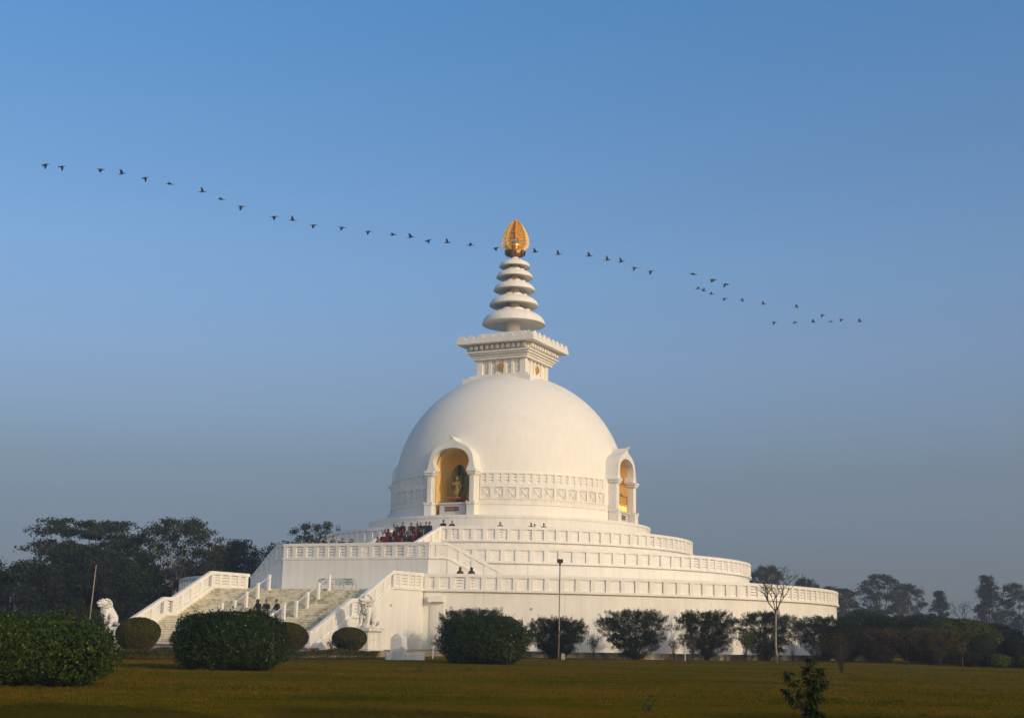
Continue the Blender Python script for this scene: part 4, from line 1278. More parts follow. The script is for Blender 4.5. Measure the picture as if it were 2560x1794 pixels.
def topiary(label, x, y, z0, rad, h, seed, matr=L_BALL, nleaf=26000, stem=True, ls=.075, group='round clipped topiary bushes'):
    r = np.random.default_rng(seed)
    o = thing('topiary_bush', label, 'bush', (x, y, z0 - .02), r.uniform(0, 6), group)
    u = r.random(nleaf); z = u
    def rad_at(z):
        return np.where(z > .55, np.sqrt(np.clip(1 - ((z - .55) / .45) ** 2, 0, 1)), .36 + .64 * np.sin(np.clip(z / .55, 0, 1) * math.pi / 2) ** 1.0)
    z = r.random(nleaf * 2) ** .8; keep = r.random(nleaf * 2) < (rad_at(z) + .15); z = z[keep][:nleaf]
    th = r.uniform(0, 2 * math.pi, len(z)); q = rad_at(z)
    # extra leaves on the flattened top
    P = np.stack([q * rad * np.cos(th), q * rad * np.sin(th), z * h], 1)
    P *= (1 - r.random(len(z)) ** 2 * .12)[:, None]
    P += nz3(P, 1.6, seed)[:, None] * .07 + nz3(P, 5, seed)[:, None] * .04
    out = P - np.array([0, 0, h * .45]); out /= np.linalg.norm(out, axis=1)[:, None]
    capn = nleaf // 5; tt = r.uniform(0, 2 * math.pi, capn); rr0 = np.sqrt(r.random(capn)) * .6
    zc_ = .55 + .45 * np.sqrt(1 - rr0 ** 2)
    C2 = np.stack([rr0 * rad * np.cos(tt), rr0 * rad * np.sin(tt), zc_ * h], 1); o2 = np.tile([0, 0, 1.0], (capn, 1))
    P = np.concatenate([P, C2]); out = np.concatenate([out, o2])
    P[:, 2] = np.maximum(P[:, 2], .03)
    put('foliage', np_mesh('foliage', leaf_verts(P, ls, out, .9, .5, r), 4, matr), o)
    m = MB()
    pf = [(.25 * rad, 0.02)] + [(float(rad_at(np.array([t]))[0]) * rad * .84, t * h * .93) for t in (.08, .2, .35, .5, .65, .8, .9, .97)] + [(.02, h * .975)]
    m.revolve(pf, 24); put('twig_mass', m.mesh('twig_mass', TWIG if matr is L_BALL else matr, True), o)
    m = MB(); rc = random.Random(seed)
    for i in range(260):
        t = rc.uniform(0, 2 * math.pi); zt = rc.uniform(.15, .58)
        q0 = rad * .25; q1 = float(rad_at(np.array([zt]))[0]) * rad * 1.0
        m.tube([(q0 * math.cos(t), q0 * math.sin(t), 0), (q1 * math.cos(t) * .75, q1 * math.sin(t) * .75, zt * h * .4), (q1 * math.cos(t), q1 * math.sin(t), zt * h)], [.018, .012, .006], 3)
    put('stems', m.mesh('stems', TWIG), o)
    return o


TWIG0 = mat('brown clipped twigs', (0.11, 0.065, 0.03), 0.9, 0, 0.3, 5)
topiary('round clipped brownish bush between the big corner hedge and the marble stairs', -17.68, -58.05, PZ - .05, 1.02, 1.66, 21)
topiary('round clipped bush half hidden behind the broad hedge in front of the stairs', -12.3, -47.46, PZ - .05, 1.18, 1.62, 22)
topiary('round clipped bush directly below the right lion statue', -9.41, -42.31, PZ - .03, 1.04, 1.42, 23)
topiary('round clipped dark green bush far right beside the green hedge', 31.81, -32.74, GZ, 1.0, 2.1, 24, L_TREE3, 14000)
topiary('round clipped dark bush cut by the right picture edge', 33.8, -33.47, GZ, 1.15, 2.05, 25, L_TREE2, 14000)


def spreading_shrub(label, x, y, w, h, seed, matr=L_SHRUB, n=500, group='spreading feathery shrubs along the pagoda wall', nl=112, ls=.095):
    r = np.random.default_rng(seed); rc = random.Random(seed)
    o = thing('spreading_shrub', label, 'shrub', (x, y, GZ - .03), rc.uniform(0, 6), group)
    segs = []; allV = []
    mains = []
    for i in range(13):
        t = 2 * math.pi * i / 13 + rc.uniform(-.2, .2); el = rc.uniform(.35, 1.25)
        L_ = rc.uniform(.55, .8)
        e = np.array([math.cos(t) * math.cos(el) * w * .5 * L_, math.sin(t) * math.cos(el) * w * .5 * L_, h * .38 + math.sin(el) * h * .35])
        mid = e * np.array([.45, .45, .5]); segs.append(([(0, 0, 0), tuple(mid), tuple(e)], [.05, .035, .018])); mains.append(e)
    mains = np.array(mains)
    for i in range(n):
        t = rc.uniform(0, 2 * math.pi); zz = rc.random() ** .75
        rad = w * .5 * (0.34 + .66 * math.sin(min(1, zz / .72) * math.pi / 2) ** 1.3) * (1 if zz < .72 else math.sqrt(max(0, 1 - ((zz - .72) / .36) ** 2)))
        k = rc.random() ** .45
        z = h * (.06 + zz * .94)
        tip = np.array([rad * k * math.cos(t), rad * k * math.sin(t), z]) + r.normal(size=3) * .08
        out = np.array([math.cos(t), math.sin(t), rc.uniform(-.1, .75) + (.5 if zz > .8 else 0)]); out /= np.linalg.norm(out)
        L_ = rc.uniform(.28, .58)
        base = tip - out * L_
        if i % 3 == 0:
            j = np.argmin(((mains - base) ** 2).sum(1)); segs.append(([tuple(mains[j] * .9), tuple(base), tuple(tip)], [.013, .009, .004]))
        s = r.random(nl)
        side = np.cross(out, [0, 0, 1.0]); side /= np.linalg.norm(side) + 1e-9
        arch = -0.10 * s ** 2
        C = base + out * (s * L_ * 1.25)[:, None] + side * (r.normal(size=nl) * .19 * (1.15 - s))[:, None] + np.array([0, 0, 1.0]) * (arch + r.normal(size=nl) * .075)[:, None]
        allV.append(leaf_verts(C, ls, np.tile([0, 0, 1.0], (nl, 1)), 1.2, .35, r))
    V_ = np.concatenate(allV); V_[:, 2] = np.maximum(V_[:, 2], .02)
    put('foliage', np_mesh('foliage', V_, 4, matr), o)
    put('stems', branch_mesh('stems', segs, BARK, 4), o)
    return o


spreading_shrub('feathery shrub behind the yellow-leaved hedge bush', -2.16, -34.2, 5.3, 3.1, 31)
spreading_shrub('first feathery shrub right of the hedge, behind the floodlight pole', 3.24, -35.3, 4.3, 2.6, 32)
spreading_shrub('wide feathery shrub between the floodlight pole and a small sapling', 8.35, -33.7, 5.3, 3.25, 33)
spreading_shrub('tall feathery shrub midway between the floodlight pole and the bare tree', 13.45, -31.5, 4.6, 3.35, 34)
spreading_shrub('feathery shrub standing behind the bare tree', 17.98, -29.2, 5.0, 3.4, 35)
spreading_shrub('feathery shrub at the right end of the pagoda wall', 22.74, -26.3, 4.9, 3.2, 36)
spreading_shrub('dark low shrub below the right end of the lower terrace', 25.0, -23.2, 3.6, 2.6, 40, L_TREE2)
spreading_shrub('dark shrub just beyond the right edge of the pagoda', 27.4, -21.0, 5.0, 3.5, 37, L_TREE2)
spreading_shrub('dark low spreading shrub behind the reddish thicket', 31.2, -18.5, 5.0, 3.5, 38, L_TREE2)
spreading_shrub('dark shrub between reddish thicket and green hedge', 34.4, -20.5, 4.4, 3.2, 39, L_TREE2)
# reddish dry thicket and green hedge on the right
spreading_shrub('left part of the reddish brown dry thicket at the right lawn edge', 26.5, -27.0, 3.9, 2.35, 41, L_RED, group='reddish thicket bushes')
spreading_shrub('right part of the reddish brown dry thicket beside the green hedge', 29.6, -28.2, 4.0, 2.5, 42, L_RED, group='reddish thicket bushes')
hedge('green_hedge', 'large bright green hedge at the right lawn edge', 'hedge', 32.6, -26.0, 2.8, 1.8, 3.1, R(5), 22000, .12, L_GREEN, pw=2.6, seed=44, yellow=500, sprigs=60)
hedge('low_bush', 'low yellowish bush under the round bush on the far right', 'bush', 31.95, -35.2, .85, .6, .85, 0, 5000, .09, L_GREEN, pw=2.2, seed=45, yellow=500)
hedge('low_bush', 'low yellowish bush at the right picture edge', 'bush', 33.5, -36.0, .75, .6, .8, 0, 5000, .09, L_GREEN, pw=2.2, seed=46, yellow=500)
hedge('low_bush', 'rounded green bush behind the corner hedge, left of the leaning pole', 'bush', -23.46, -49.0, 1.4, 1.2, 2.6, 0, 12000, .1, L_TREE3, pw=2.2, seed=47, yellow=200)
spreading_shrub('dull grey-green bush between the green hedge and the round bush', 30.4, -33.6, 2.0, 1.0, 48, L_DRY, 90, 'low dry bushes at the right lawn edge')


# flower hedge strip in front of the stair plaza
def strip_hedge(label, p, q, wdt, h, seed, n):
    r = np.random.default_rng(seed)
    o = thing('flower_hedge', label, 'hedge', (p[0], p[1], GZ - .02), 0, 'low flower hedges along the plaza')
    d = np.array([q[0] - p[0], q[1] - p[1], 0]); L_ = np.linalg.norm(d); d /= L_; s = np.array([-d[1], d[0], 0])
    t = r.random(n) * L_; k = r.uniform(-1, 1, n); z = h * (.25 + .75 * np.sqrt(r.random(n))) * (1 + .22 * np.sin(t * 3.1 + seed) * np.sin(t * 1.3))
    C = d * t[:, None] + s * (k * wdt / 2)[:, None] + np.array([0, 0, 1.0]) * z[:, None]
    put('foliage', np_mesh('foliage', leaf_verts(C, .09, None, 0, .4, r, -.4), 4, L_GREEN), o)
    n2 = n // 4; t = r.random(n2) * L_
    C = d * t[:, None] + s * (r.uniform(-1, 1, n2) * wdt / 2)[:, None] + np.array([0, 0, 1.0]) * (r.random(n2) * h * .9)[:, None]
    put('dry_stems', np_mesh('dry_stems', leaf_verts(C, .16, None, 0, .12, r, -.9), 4, L_DRY), o)
    n3 = n // 90; t = r.random(n3) * L_
    C = d * t[:, None] + s * (r.uniform(-1, .6, n3) * wdt / 2)[:, None] + np.array([0, 0, 1.0]) * (h * r.uniform(.85, 1.15, n3))[:, None]
    put('flowers', np_mesh('flowers', leaf_verts(C, .07, None, 0, .9, r), 4, FLOWER), o, kind='stuff')


strip_hedge('low flower hedge between the left clipped bush and the broad hedge', (-21.5, -62.0), (-13.2, -56.6), .8, .5, 51, 9000)
strip_hedge('low flower hedge running from the broad hedge to the white pillar', (-13.4, -56.6), (-6.9, -50.9), .8, .52, 52, 9000)


def small_plant(name, label, cat, x, y, z0, h, w, seed, matr=L_GREEN, nst=7, nl=30, ls=.07, flowers=None, group=None, stemr=.012, bark=BARE):
    r = np.random.default_rng(seed); rc = random.Random(seed)
    o = thing(name, label, cat, (x, y, z0 - .02), 0, group)
    segs = []; Vs = []; F = []
    for i in range(nst):
        t = rc.uniform(0, 6.28); k = rc.uniform(.2, 1)
        e = np.array([math.cos(t) * w / 2 * k, math.sin(t) * w / 2 * k, h * rc.uniform(.7, 1)])
        mid = e * np.array([.35, .35, .55]); segs.append(([(0.02 * math.cos(t), .02 * math.sin(t), 0), tuple(mid), tuple(e)], [stemr, stemr * .7, stemr * .3]))
        s = r.uniform(.3, 1, nl)
        C = mid + (e - mid) * s[:, None] + r.normal(size=(nl, 3)) * .07 * (1 + w * .4)
        Vs.append(leaf_verts(C, ls, None, 0, .45, r))
        F.append(e + r.normal(size=3) * .03)
    put('stems', branch_mesh('stems', segs, bark, 4), o)
    if nl: put('leaves', np_mesh('leaves', np.concatenate(Vs), 4, matr), o)
    if flowers: put('flowers', np_mesh('flowers', leaf_verts(np.repeat(np.array(F), 2, 0), .075, None, 0, .9, r), 4, flowers), o, kind='stuff')
    return o


p_ = W(7.3, 44.2); small_plant('flower_bush', 'pale flowering bush at the right foot of the stairs, beside the clipped bush', 'bush', p_.x, p_.y, PZ, 1.35, 1.3, 61, L_GREEN, 26, 40, .09, WFLOWER)
p_ = W(6.3, 45.2); small_plant('flower_bush', 'sparse thorny rose bush in front of the stair wall end', 'bush', p_.x, p_.y, PZ, 1.0, 1.2, 62, L_DRY, 22, 26, .08, None)
p_ = W(11.4, 43.5); small_plant('flower_bush', 'dark leafy plant between the lion pedestal and the white pillar', 'bush', p_.x, p_.y, PZ, .75, 1.1, 63, L_SHRUB, 20, 34, .1, FLOWER)
p_ = W(10.4, 44.1); small_plant('flower_bush', 'small dark plant just under the lion pedestal', 'bush', p_.x, p_.y, PZ, .6, .7, 64, L_SHRUB, 12, 24, .09, None)
p_ = W(1.3, 47.0); small_plant('flower_bush', 'small rose plant with pink blooms on the red strip', 'bush', p_.x, p_.y, PZ, .55, .9, 65, L_GREEN, 10, 14, .07, FLOWER)
p_ = W(-7.0, 47.5); small_plant('flower_bush', 'dry rose bush left of the broad hedge at the stair foot', 'bush', p_.x, p_.y, PZ, .95, 1.3, 66, L_DRY, 20, 18, .08, FLOWER)
small_plant('sapling', 'small leafy sapling right of the floodlight pole', 'sapling', 5.46, -37.44, GZ, 1.5, .75, 67, L_TREE3, 12, 40, .1)
small_plant('sapling', 'thin twiggy sapling between two tall feathery shrubs', 'sapling', 10.85, -34.93, GZ, 1.45, .95, 68, L_DRY, 16, 26, .08)
small_plant('dry_shrub', 'dry reddish stalky shrub with a white stake beside it', 'shrub', 12.17, -34.2, GZ, 1.9, .85, 69, L_RED, 20, 12, .08)
small_plant('sapling', 'young tree with fresh green leaves left of the bare tree', 'sapling', 15.9, -32.6, GZ, 1.95, 1.3, 70, L_GREEN, 12, 60, .13, None, None, .02)
small_plant('dry_shrub', 'thin leafless shrub right of the bare tree', 'shrub', 19.6, -29.9, GZ, 1.6, 1.2, 71, L_DRY, 18, 8, .07)
small_plant('dry_shrub', 'pale bare shrub before the right end of the wall', 'shrub', 21.4, -29.6, GZ, 1.6, 1.0, 72, L_DRY, 16, 4, .07)
small_plant('twiggy_bush', 'twiggy fan-shaped dry bush standing alone on the right lawn', 'bush', 15.78, -58.69, GZ, 2.0, 1.7, 73, L_DRY, 34, 30, .075, None, None, .011)
small_plant('twig_sapling', 'bare little sapling in front of the yellow-leaved hedge bush', 'sapling', .08, -71.76, GZ, 1.25, .6, 74, L_DRY, 4, 4, .06, None, None, .012)
m = MB(); m.tube([(0, 0, 0), (0, 0, 1.25)], .03, 6); o = put('stake', m.mesh('stake', RAILW), None, (11.6, -34.6, GZ - .02)); tag(o, 'thin white stake beside the reddish stalky shrub', 'stake')
for (x, y, lx, lab, sd) in ((16.32, -68.27, -.35, 'leaning young tree with thin stem, left of the two staked ones', 75), (16.48 + 1.1, -70.31, .0, 'upright young tree with thin stem, right of the leaning one', 76)):
    o = small_plant('young_tree', lab, 'young tree', x, y, GZ, 1.0, 1.3, sd, L_DRY, 9, 24, .09, None, 'two young trees on the right lawn')
    for ch in o.children: ch.location = (lx, 0, 1.0)
    m = MB(); m.tube([(0, 0, 0), (lx, 0, 1.1)], [.022, .016], 6); put('trunk', m.mesh('trunk', BARE), o)

# foreground plant with long drooping leaves
o = thing('mango_sapling', 'nearest plant, a drooping long-leaved sapling at the lower right', 'plant', (5.54, -97.27, GZ - .02), 0)
r = np.random.default_rng(81); rc = random.Random(81); segs = []; Vs = []
tips = [(.10, 0, 1.18), (.26, .05, 1.02), (.02, .1, 1.02), (-.34, 0, .92), (-.22, .05, .78), (-.40, -.05, .62), (.18, -.05, .88), (.33, 0, .78), (-.1, .05, .55), (.12, 0, .62), (.05, -.1, .42), (.2, .1, .5), (-.28, 0, .5), (.05, .05, .82), (.2, 0, .7), (.12, -.08, .3), (.0, .0, .2), (.2, 0, .2)]
for tp in tips:
    tp = np.array(tp); base = np.array([.05 + .1 * tp[0], 0, .02]); mid = base * .4 + tp * .6 + np.array([0, 0, .05]); segs.append(([tuple(base), tuple(mid), tuple(tp)], [.014, .010, .005]))
    for (c, nn) in ((tp, 20), ((tp * .75 + mid * .25), 14), (mid, 8)):
        for i in range(nn):
            t = rc.uniform(0, 6.28); el = rc.uniform(-1.0, .5)
            d = np.array([math.cos(t) * math.cos(el), math.sin(t) * math.cos(el), math.sin(el)]); L_ = rc.uniform(.10, .19)
            a = c + d * .01; b_ = c + d * L_ * .55 + np.array([0, 0, -.01]); e = c + d * L_ + np.array([0, 0, -.06])
            s = np.cross(d, [0, 0, 1.0]); s /= np.linalg.norm(s) + 1e-9; s = s * .023
            Vs += [a, b_ + s, e, b_ - s]
put('stems', branch_mesh('stems', segs, BARK, 6), o); put('leaves', np_mesh('leaves', np.array(Vs), 4, L_PLANT), o)


# ------------------------------------------------------------------ trees
def tree_meshes(seed, h, w, style='round', clumps=70, per=170, ls=.32, matr=L_TREE, bark=BARK, cz=.35, tr=.22, clump_r=1.0):
    r = np.random.default_rng(seed); rc = random.Random(seed)
    th = h * (cz + .12)
    pts = [(0, 0, 0)]; x = y = 0
    for i in range(1, 5):
        x += rc.uniform(-.12, .12) * h * .06; y += rc.uniform(-.12, .12) * h * .06; pts.append((x, y, th * i / 4))
    segs = [(pts, [tr, tr * .8, tr * .72, tr * .66, tr * .6])]
    top = np.array(pts[-1]); nm = 7
    mains = []
    for i in range(nm):
        t = 2 * math.pi * i / nm + rc.uniform(-.3, .3); k = rc.uniform(.35, .7) * (w / 2)
        st = np.array(pts[rc.choice([2, 3, 4, 4])]); zt = h * rc.uniform(cz + .2, .85)
        if i == 0: k *= .2; zt = h * .85
        e = np.array([math.cos(t) * k, math.sin(t) * k, zt]); mid = st * .5 + e * .5 + np.array([math.cos(t), math.sin(t), -.2]) * k * .15
        segs.append(([tuple(st), tuple(mid), tuple(e)], [tr * .5, tr * .32, tr * .16])); mains += [mid, e]
    mains = np.array(mains); Vs = []
    for i in range(clumps):
        t = rc.uniform(0, 6.283)
        if style == 'layer':
            lev = rc.choice([.45, .53, .62, .70, .78, .86, .93]); zz = lev + rc.gauss(0, .022)
            env = math.sqrt(max(.05, 1 - ((lev - .62) / .42) ** 2)); k = rc.random() ** .45 * w / 2 * env
            rx, rz = rc.uniform(.6, 1.3) * clump_r, .36 * clump_r
        elif style == 'cone':
            zz = rc.uniform(cz, .98); env = (1 - (zz - cz) / (1 - cz)) ** .7 * .9 + .12; k = rc.random() ** .5 * w / 2 * env
            rx, rz = rc.uniform(.45, .9) * clump_r, .4 * clump_r
        else:
            zz = rc.uniform(cz, .97); mid_ = (cz + 1) / 2 - .02; env = math.sqrt(max(.06, 1 - ((zz - mid_) / ((1 - cz) * .52)) ** 2)); k = rc.random() ** .42 * w / 2 * env
            rx, rz = rc.uniform(.5, 1.05) * clump_r, rc.uniform(.3, .6) * clump_r
        c = np.array([math.cos(t) * k, math.sin(t) * k, zz * h])
        j = np.argmin(((mains - c) ** 2).sum(1)); mp_ = (mains[j] + c) / 2 + np.array([0, 0, -.1])
        if i % 2 == 0: segs.append(([tuple(mains[j]), tuple(mp_), tuple(c)], [tr * .14, tr * .09, tr * .04]))
        n = int(per * rc.uniform(.6, 1.3))
        P = np.clip(r.normal(size=(n, 3)), -1.75, 1.75) * .52 * np.array([rx, rx, rz]) * rc.uniform(.7, 1.25) + c
        P[:, 2] += -.08 * ((P[:, 0] - c[0]) ** 2 + (P[:, 1] - c[1]) ** 2)
        out = P - c
        out /= np.linalg.norm(out, axis=1)[:, None] + 1e-6
        Vs.append(leaf_verts(P, ls, out + np.array([0, 0, .6]), .8, .5, r))
    return branch_mesh('trunk', segs, bark, 6), np_mesh('crown', np.concatenate(Vs), 4, matr), h


TM = {
    'layer': tree_meshes(101, 12.3, 12.5, 'layer', 210, 130, .30, L_TREE, cz=.4),
    'open': tree_meshes(102, 12.2, 9.0, 'round', 150, 95, .26, L_TREE, PALEBARK, .45, .17, 1.0),
    'round': tree_meshes(103, 9.5, 6.5, 'round', 130, 200, .24, L_TREE3, BARK, .15, .2, 1.0),
    'dark': tree_meshes(104, 7.5, 7.5, 'round', 130, 200, .26, L_TREE2, BARK, .06, .2, 1.3),
    'dark2': tree_meshes(105, 7.0, 8.0, 'round', 130, 200, .26, L_TREE2, BARK, .03, .2, 1.35),
    'sparse': tree_meshes(106, 14.0, 8.0, 'round', 110, 60, .26, L_TREE, BARK, .62, .2, .75),
    'tall': tree_meshes(107, 10.0, 5.0, 'round', 110, 90, .25, L_TREE, BARK, .25, .15, .8),
    'cone': tree_meshes(108, 11.0, 5.2, 'cone', 130, 90, .25, L_TREE2, BARK, .25, .15, .85),
}


def tree(kind, label, x, y, h=None, rot=0.0, wscale=1.0, group='trees beyond the pagoda'):
    if group in ('hazy trees far behind on the right', 'trees beyond the pagoda') and y > 40:
        x, y, h = x * 1.45, (y + CAM_D) * 1.45 - CAM_D, ((h or TM[kind][2]) - 1.5) * 1.45 + 1.5
    tk, crn, h0 = TM[kind]
    o = thing('tree', label, 'tree', (x, y, GZ - .05), rot, group)
    s = (h or h0) / h0; o.scale = (s * wscale, s * wscale, s)
    put('trunk', tk, o); put('crown', crn, o)
    return o


tree('layer', 'broad tree with flat layered foliage rising above the dark wood on the left', -42.5, 11.35, 12.4, .5)
tree('open', 'airy tree with a pale slender trunk left of the staircase wall', -32.63, 8.74, 12.3, 1.1)
tree('round', 'rounded dense green tree just left of the white block', -30.5, 24.6, 11.2, .3)
tree('dark', 'dark tree peeping out right of the rounded green tree', -26.4, 33.6, 11.4, 2.0, .75)
tree('sparse', 'thin-topped tree showing behind the pagoda left of the upper terrace', -23.2, 36.05, 14.7, .9, .85)
for (x, y, h, k, t, lab) in ((-45.5, -9.5, 7.6, 'dark', .2, 'dark tree at the left picture edge'), (-40.2, -11.2, 6.7, 'dark2', 1.3, 'dark bushy tree above the big corner hedge'),
                             (-37.9, -6.4, 8.3, 'dark', 2.2, 'dark tree under the flat layered tree'), (-33.9, -9.2, 7.0, 'dark2', 3.1, 'dark bushy tree behind the leaning pole'),
                             (-36.6, -2.7, 8.2, 'dark', 4.0, 'dark tree behind the left lion statue'), (-34.5, 28.7, 8.2, 'dark2', 5.0, 'dark bushy tree left of the staircase balustrade'),
                             (-28.2, 34.8, 8.7, 'dark', .9, 'dark low tree behind the stair top balustrade'), (-38.5, 14.0, 8.0, 'dark2', 2.6, 'low dark tree behind the clipped bush on the left'),
                             (-44.0, -18.5, 6.2, 'dark2', 1.9, 'low dark tree farthest left behind the corner hedge'), (-33.0, 25.4, 9.4, 'dark', 3.7, 'dark tree under the airy pale-trunked tree')):
    tree(k, lab, x, y, h, t, 1.0, 'dark wood left of the pagoda')
tree('open', 'tree top showing behind the right end of the middle terrace', 32.4, 44.6, 10.7, .4, .7)
tree('open', 'small tree top just above the lower terrace on the right', 37.6, 45.7, 9.3, 2.4, .6)
tree('tall', 'low tree top above the lower terrace near its right end', 41.5, 49.2, 8.4, 1.4, .9)
for (x, y, h, k, t, ws, lab) in ((46.2, 61.0, 8.6, 'tall', .3, 1.3, 'hazy tree next to the right end of the pagoda'), (51.0, 60.0, 10.6, 'tall', 1.8, 1.25, 'tallest hazy tree of the clump right of the pagoda'),
                                 (55.6, 63.0, 9.6, 'open', 3.0, .75, 'hazy airy tree right of the tallest in the clump'), (59.5, 61.5, 8.8, 'cone', .6, .95, 'hazy domed tree standing apart in the right gap'),
                                 (65.0, 58.0, 10.9, 'cone', 1.9, 1.0, 'hazy pointed tree on the far right, tallest there'), (68.8, 59.0, 9.7, 'tall', 4.0, .95, 'hazy tree just right of the pointed one'),
                                 (72.0, 56.0, 9.2, 'tall', 5.2, .95, 'hazy tree near the right picture edge')):
    tree(k, lab, x, y, h, t, ws, 'hazy trees far behind on the right')
tree('dark', 'nearer dark tree at the right picture edge', 50.5, -2.0, 7.2, 1.0, .7)
for (x, y, h, t, lab) in ((36.0, 13.0, 4.6, .4, 'low dark tree behind the right shrubs, beside the pagoda'), (40.5, 8.0, 4.2, 1.7, 'low dark tree behind the reddish thicket'), (46.0, 20.5, 4.0, 2.9, 'low dark tree behind the green hedge'), (51.5, 19.0, 3.6, .9, 'low dark tree right behind the green hedge'), (45.0, 1.0, 3.4, 4.4, 'low dark tree behind the round bush far right')):
    tree('dark2', lab, x, y, h, t, 1.15, 'low dark trees behind the right lawn edge')
# trees standing behind the photographer, whose shade falls on the near lawn
for (x, y, h, t, k, lab) in ((9.5, -117.5, 9.5, .1, 'round', 'nearest leafy tree just right of the photographer, outside the picture'), (17, -119, 10.5, 1.1, 'round', 'second leafy tree right of the photographer, outside the picture'), (25, -116, 9.8, 2.1, 'dark', 'dark low-crowned tree in the middle of the outside row'), (33, -118, 10.8, 3.1, 'round', 'tallest leafy tree of the row outside the picture'), (41, -112, 9.5, 3.9, 'dark', 'dark tree at the far end of the outside row'), (47.5, -94.5, 9.5, .7, 'dark', 'lone dark tree standing ahead of the outside row')):
    tree(k, lab, x, y, h, t, .85, 'trees outside the picture that shade the near lawn')


# bare trees
def bare_tree(label, x, y, h, seed, spread=.5, tr=.09, depth=6, lean=0.0, cat='tree', group=None, first=.52, bark=PALEBARK, bb=BARE):
    rc = random.Random(seed); segs = []
    def grow(p, d, L_, r_, lev):
        q = p + d * L_ * .5 + Vector((rc.uniform(-1, 1), rc.uniform(-1, 1), 0)) * L_ * .05; e = q + (d + Vector((rc.uniform(-.1, .1), rc.uniform(-.1, .1), .06))).normalized() * L_ * .5
        segs.append(([tuple(p), tuple(q), tuple(e)], [r_, r_ * .88, r_ * .72]))
        if lev <= 0: return
        for i in range(2 if rc.random() < .65 else 3):
            t = rc.uniform(0, 6.28); s = rc.uniform(.35, .85) * (1.15 if lev >= depth - 1 else 1)
            nd = (d + Vector((math.cos(t), math.sin(t), rc.uniform(-.1, .35))) * s).normalized()
            grow(e, nd, L_ * rc.uniform(.62, .82), r_ * .66, lev - 1)
    o = thing('bare_tree', label, cat, (x, y, GZ - .04), 0, group)
    p0 = Vector((0, 0, 0)); top = Vector((lean, 0, h * first))
    segs.append(([(0, 0, 0), (lean * .3 - .08, 0, h * first * .33), (lean * .8 - .05, 0, h * first * .7), tuple(top)], [tr, tr * .85, tr * .75, tr * .65]))
    trunk = branch_mesh('trunk', segs, bark, 7); segs = []
    for (dx, dy, L_) in ((-.75, .1, .2), (.55, -.2, .19), (.05, .3, .22), (-.3, -.4, .17), (.35, .4, .2), (-.9, -.3, .15)):
        grow(top - Vector((0, 0, rc.uniform(0, .25))), Vector((dx * spread * 2, dy * spread * 2, 1)).normalized(), h * L_ * .74, tr * .55, depth)
    put('trunk', trunk, o); put('branches', branch_mesh('branches', segs, bb, 4), o)
    return o


bare_tree('slim leafless tree with a forked crown standing before the right end of the pagoda', 17.68, -34.22, 6.6, 5, .55, .085, 5)
bare_tree('bare tree tip sticking up behind the right end of the lower terrace', 37.0, 23.0, 8.0, 9, .22, .1, 2, group='bare trees beyond the pagoda')
bare_tree('thin bare reddish tree left of the pointed hazy tree', 86.0, 130.0, 10.3, 12, .4, .13, 4, group='bare trees beyond the pagoda')

# ------------------------------------------------------------------ grass blades on the near lawn
r = np.random.default_rng(200)
n = 190000
dd = 25 + (r.random(n) ** 1.35) * 62; aa = r.uniform(-.42, .42, n)
gx = dd * np.sin(aa); gy = -CAM_D + dd * np.cos(aa)
hh = (.008 + .024 * r.random(n)) * np.clip(1.25 - dd / 110, .4, 1) * (1 + (nz3(np.stack([gx, gy, gx * 0], 1), .35, 4.0) > .18) * .5)
wd = .006 + .00028 * dd
t = r.uniform(0, 6.28, n); lean_ = r.normal(size=(n, 2)) * .02
nt_, bl = 1500, 44
td = 26 + r.random(nt_) ** 1.2 * 45; ta = r.uniform(-.42, .42, nt_)
tx = np.repeat(td * np.sin(ta), bl) + r.normal(size=nt_ * bl) * .09; ty = np.repeat(-CAM_D + td * np.cos(ta), bl) + r.normal(size=nt_ * bl) * .12
gx = np.concatenate([gx, tx]); gy = np.concatenate([gy, ty]); hh = np.concatenate([hh, np.repeat(r.uniform(.02, .075, nt_), bl) * r.uniform(.5, 1.1, nt_ * bl)])
wd = np.concatenate([wd, .006 + .00022 * np.repeat(td, bl)]); n = n + nt_ * bl
t = r.uniform(0, 6.28, n); lean_ = r.normal(size=(n, 2)) * .025
gz = np.full(n, GZ - 0.03)
A = np.stack([gx - wd * np.cos(t), gy - wd * np.sin(t), gz], 1); Bv = np.stack([gx + wd * np.cos(t), gy + wd * np.sin(t), gz], 1); Cv = np.stack([gx + lean_[:, 0], gy + lean_[:, 1], gz + .04 + hh], 1)
GB = mat('dry grass blade', (0.190, 0.112, 0.007), 0.9, 0, 0.3, .22, island=.6, trans=.3, spec=.0, col2=(0.064, 0.074, 0.003))
put('grass', np_mesh('grass', np.stack([A, Bv, Cv], 1).reshape(-1, 3), 3, GB), kind='stuff')
# scattered taller tufts
for i, (x, y, lab) in enumerate(((2.9, -94.5, 'small bright weed tuft left of the drooping sapling at the picture bottom'), (-3.3, -70.5, 'low dark weed tuft on the lawn before the yellow-leaved bush'), (17.3, -36.6, 'grass tuft round the foot of the bare tree'))):
    small_plant('weed_tuft', lab, 'weed', x, y, GZ, .22, .35, 210 + i, L_GREEN, 16, 6, .07, None, None, .006)


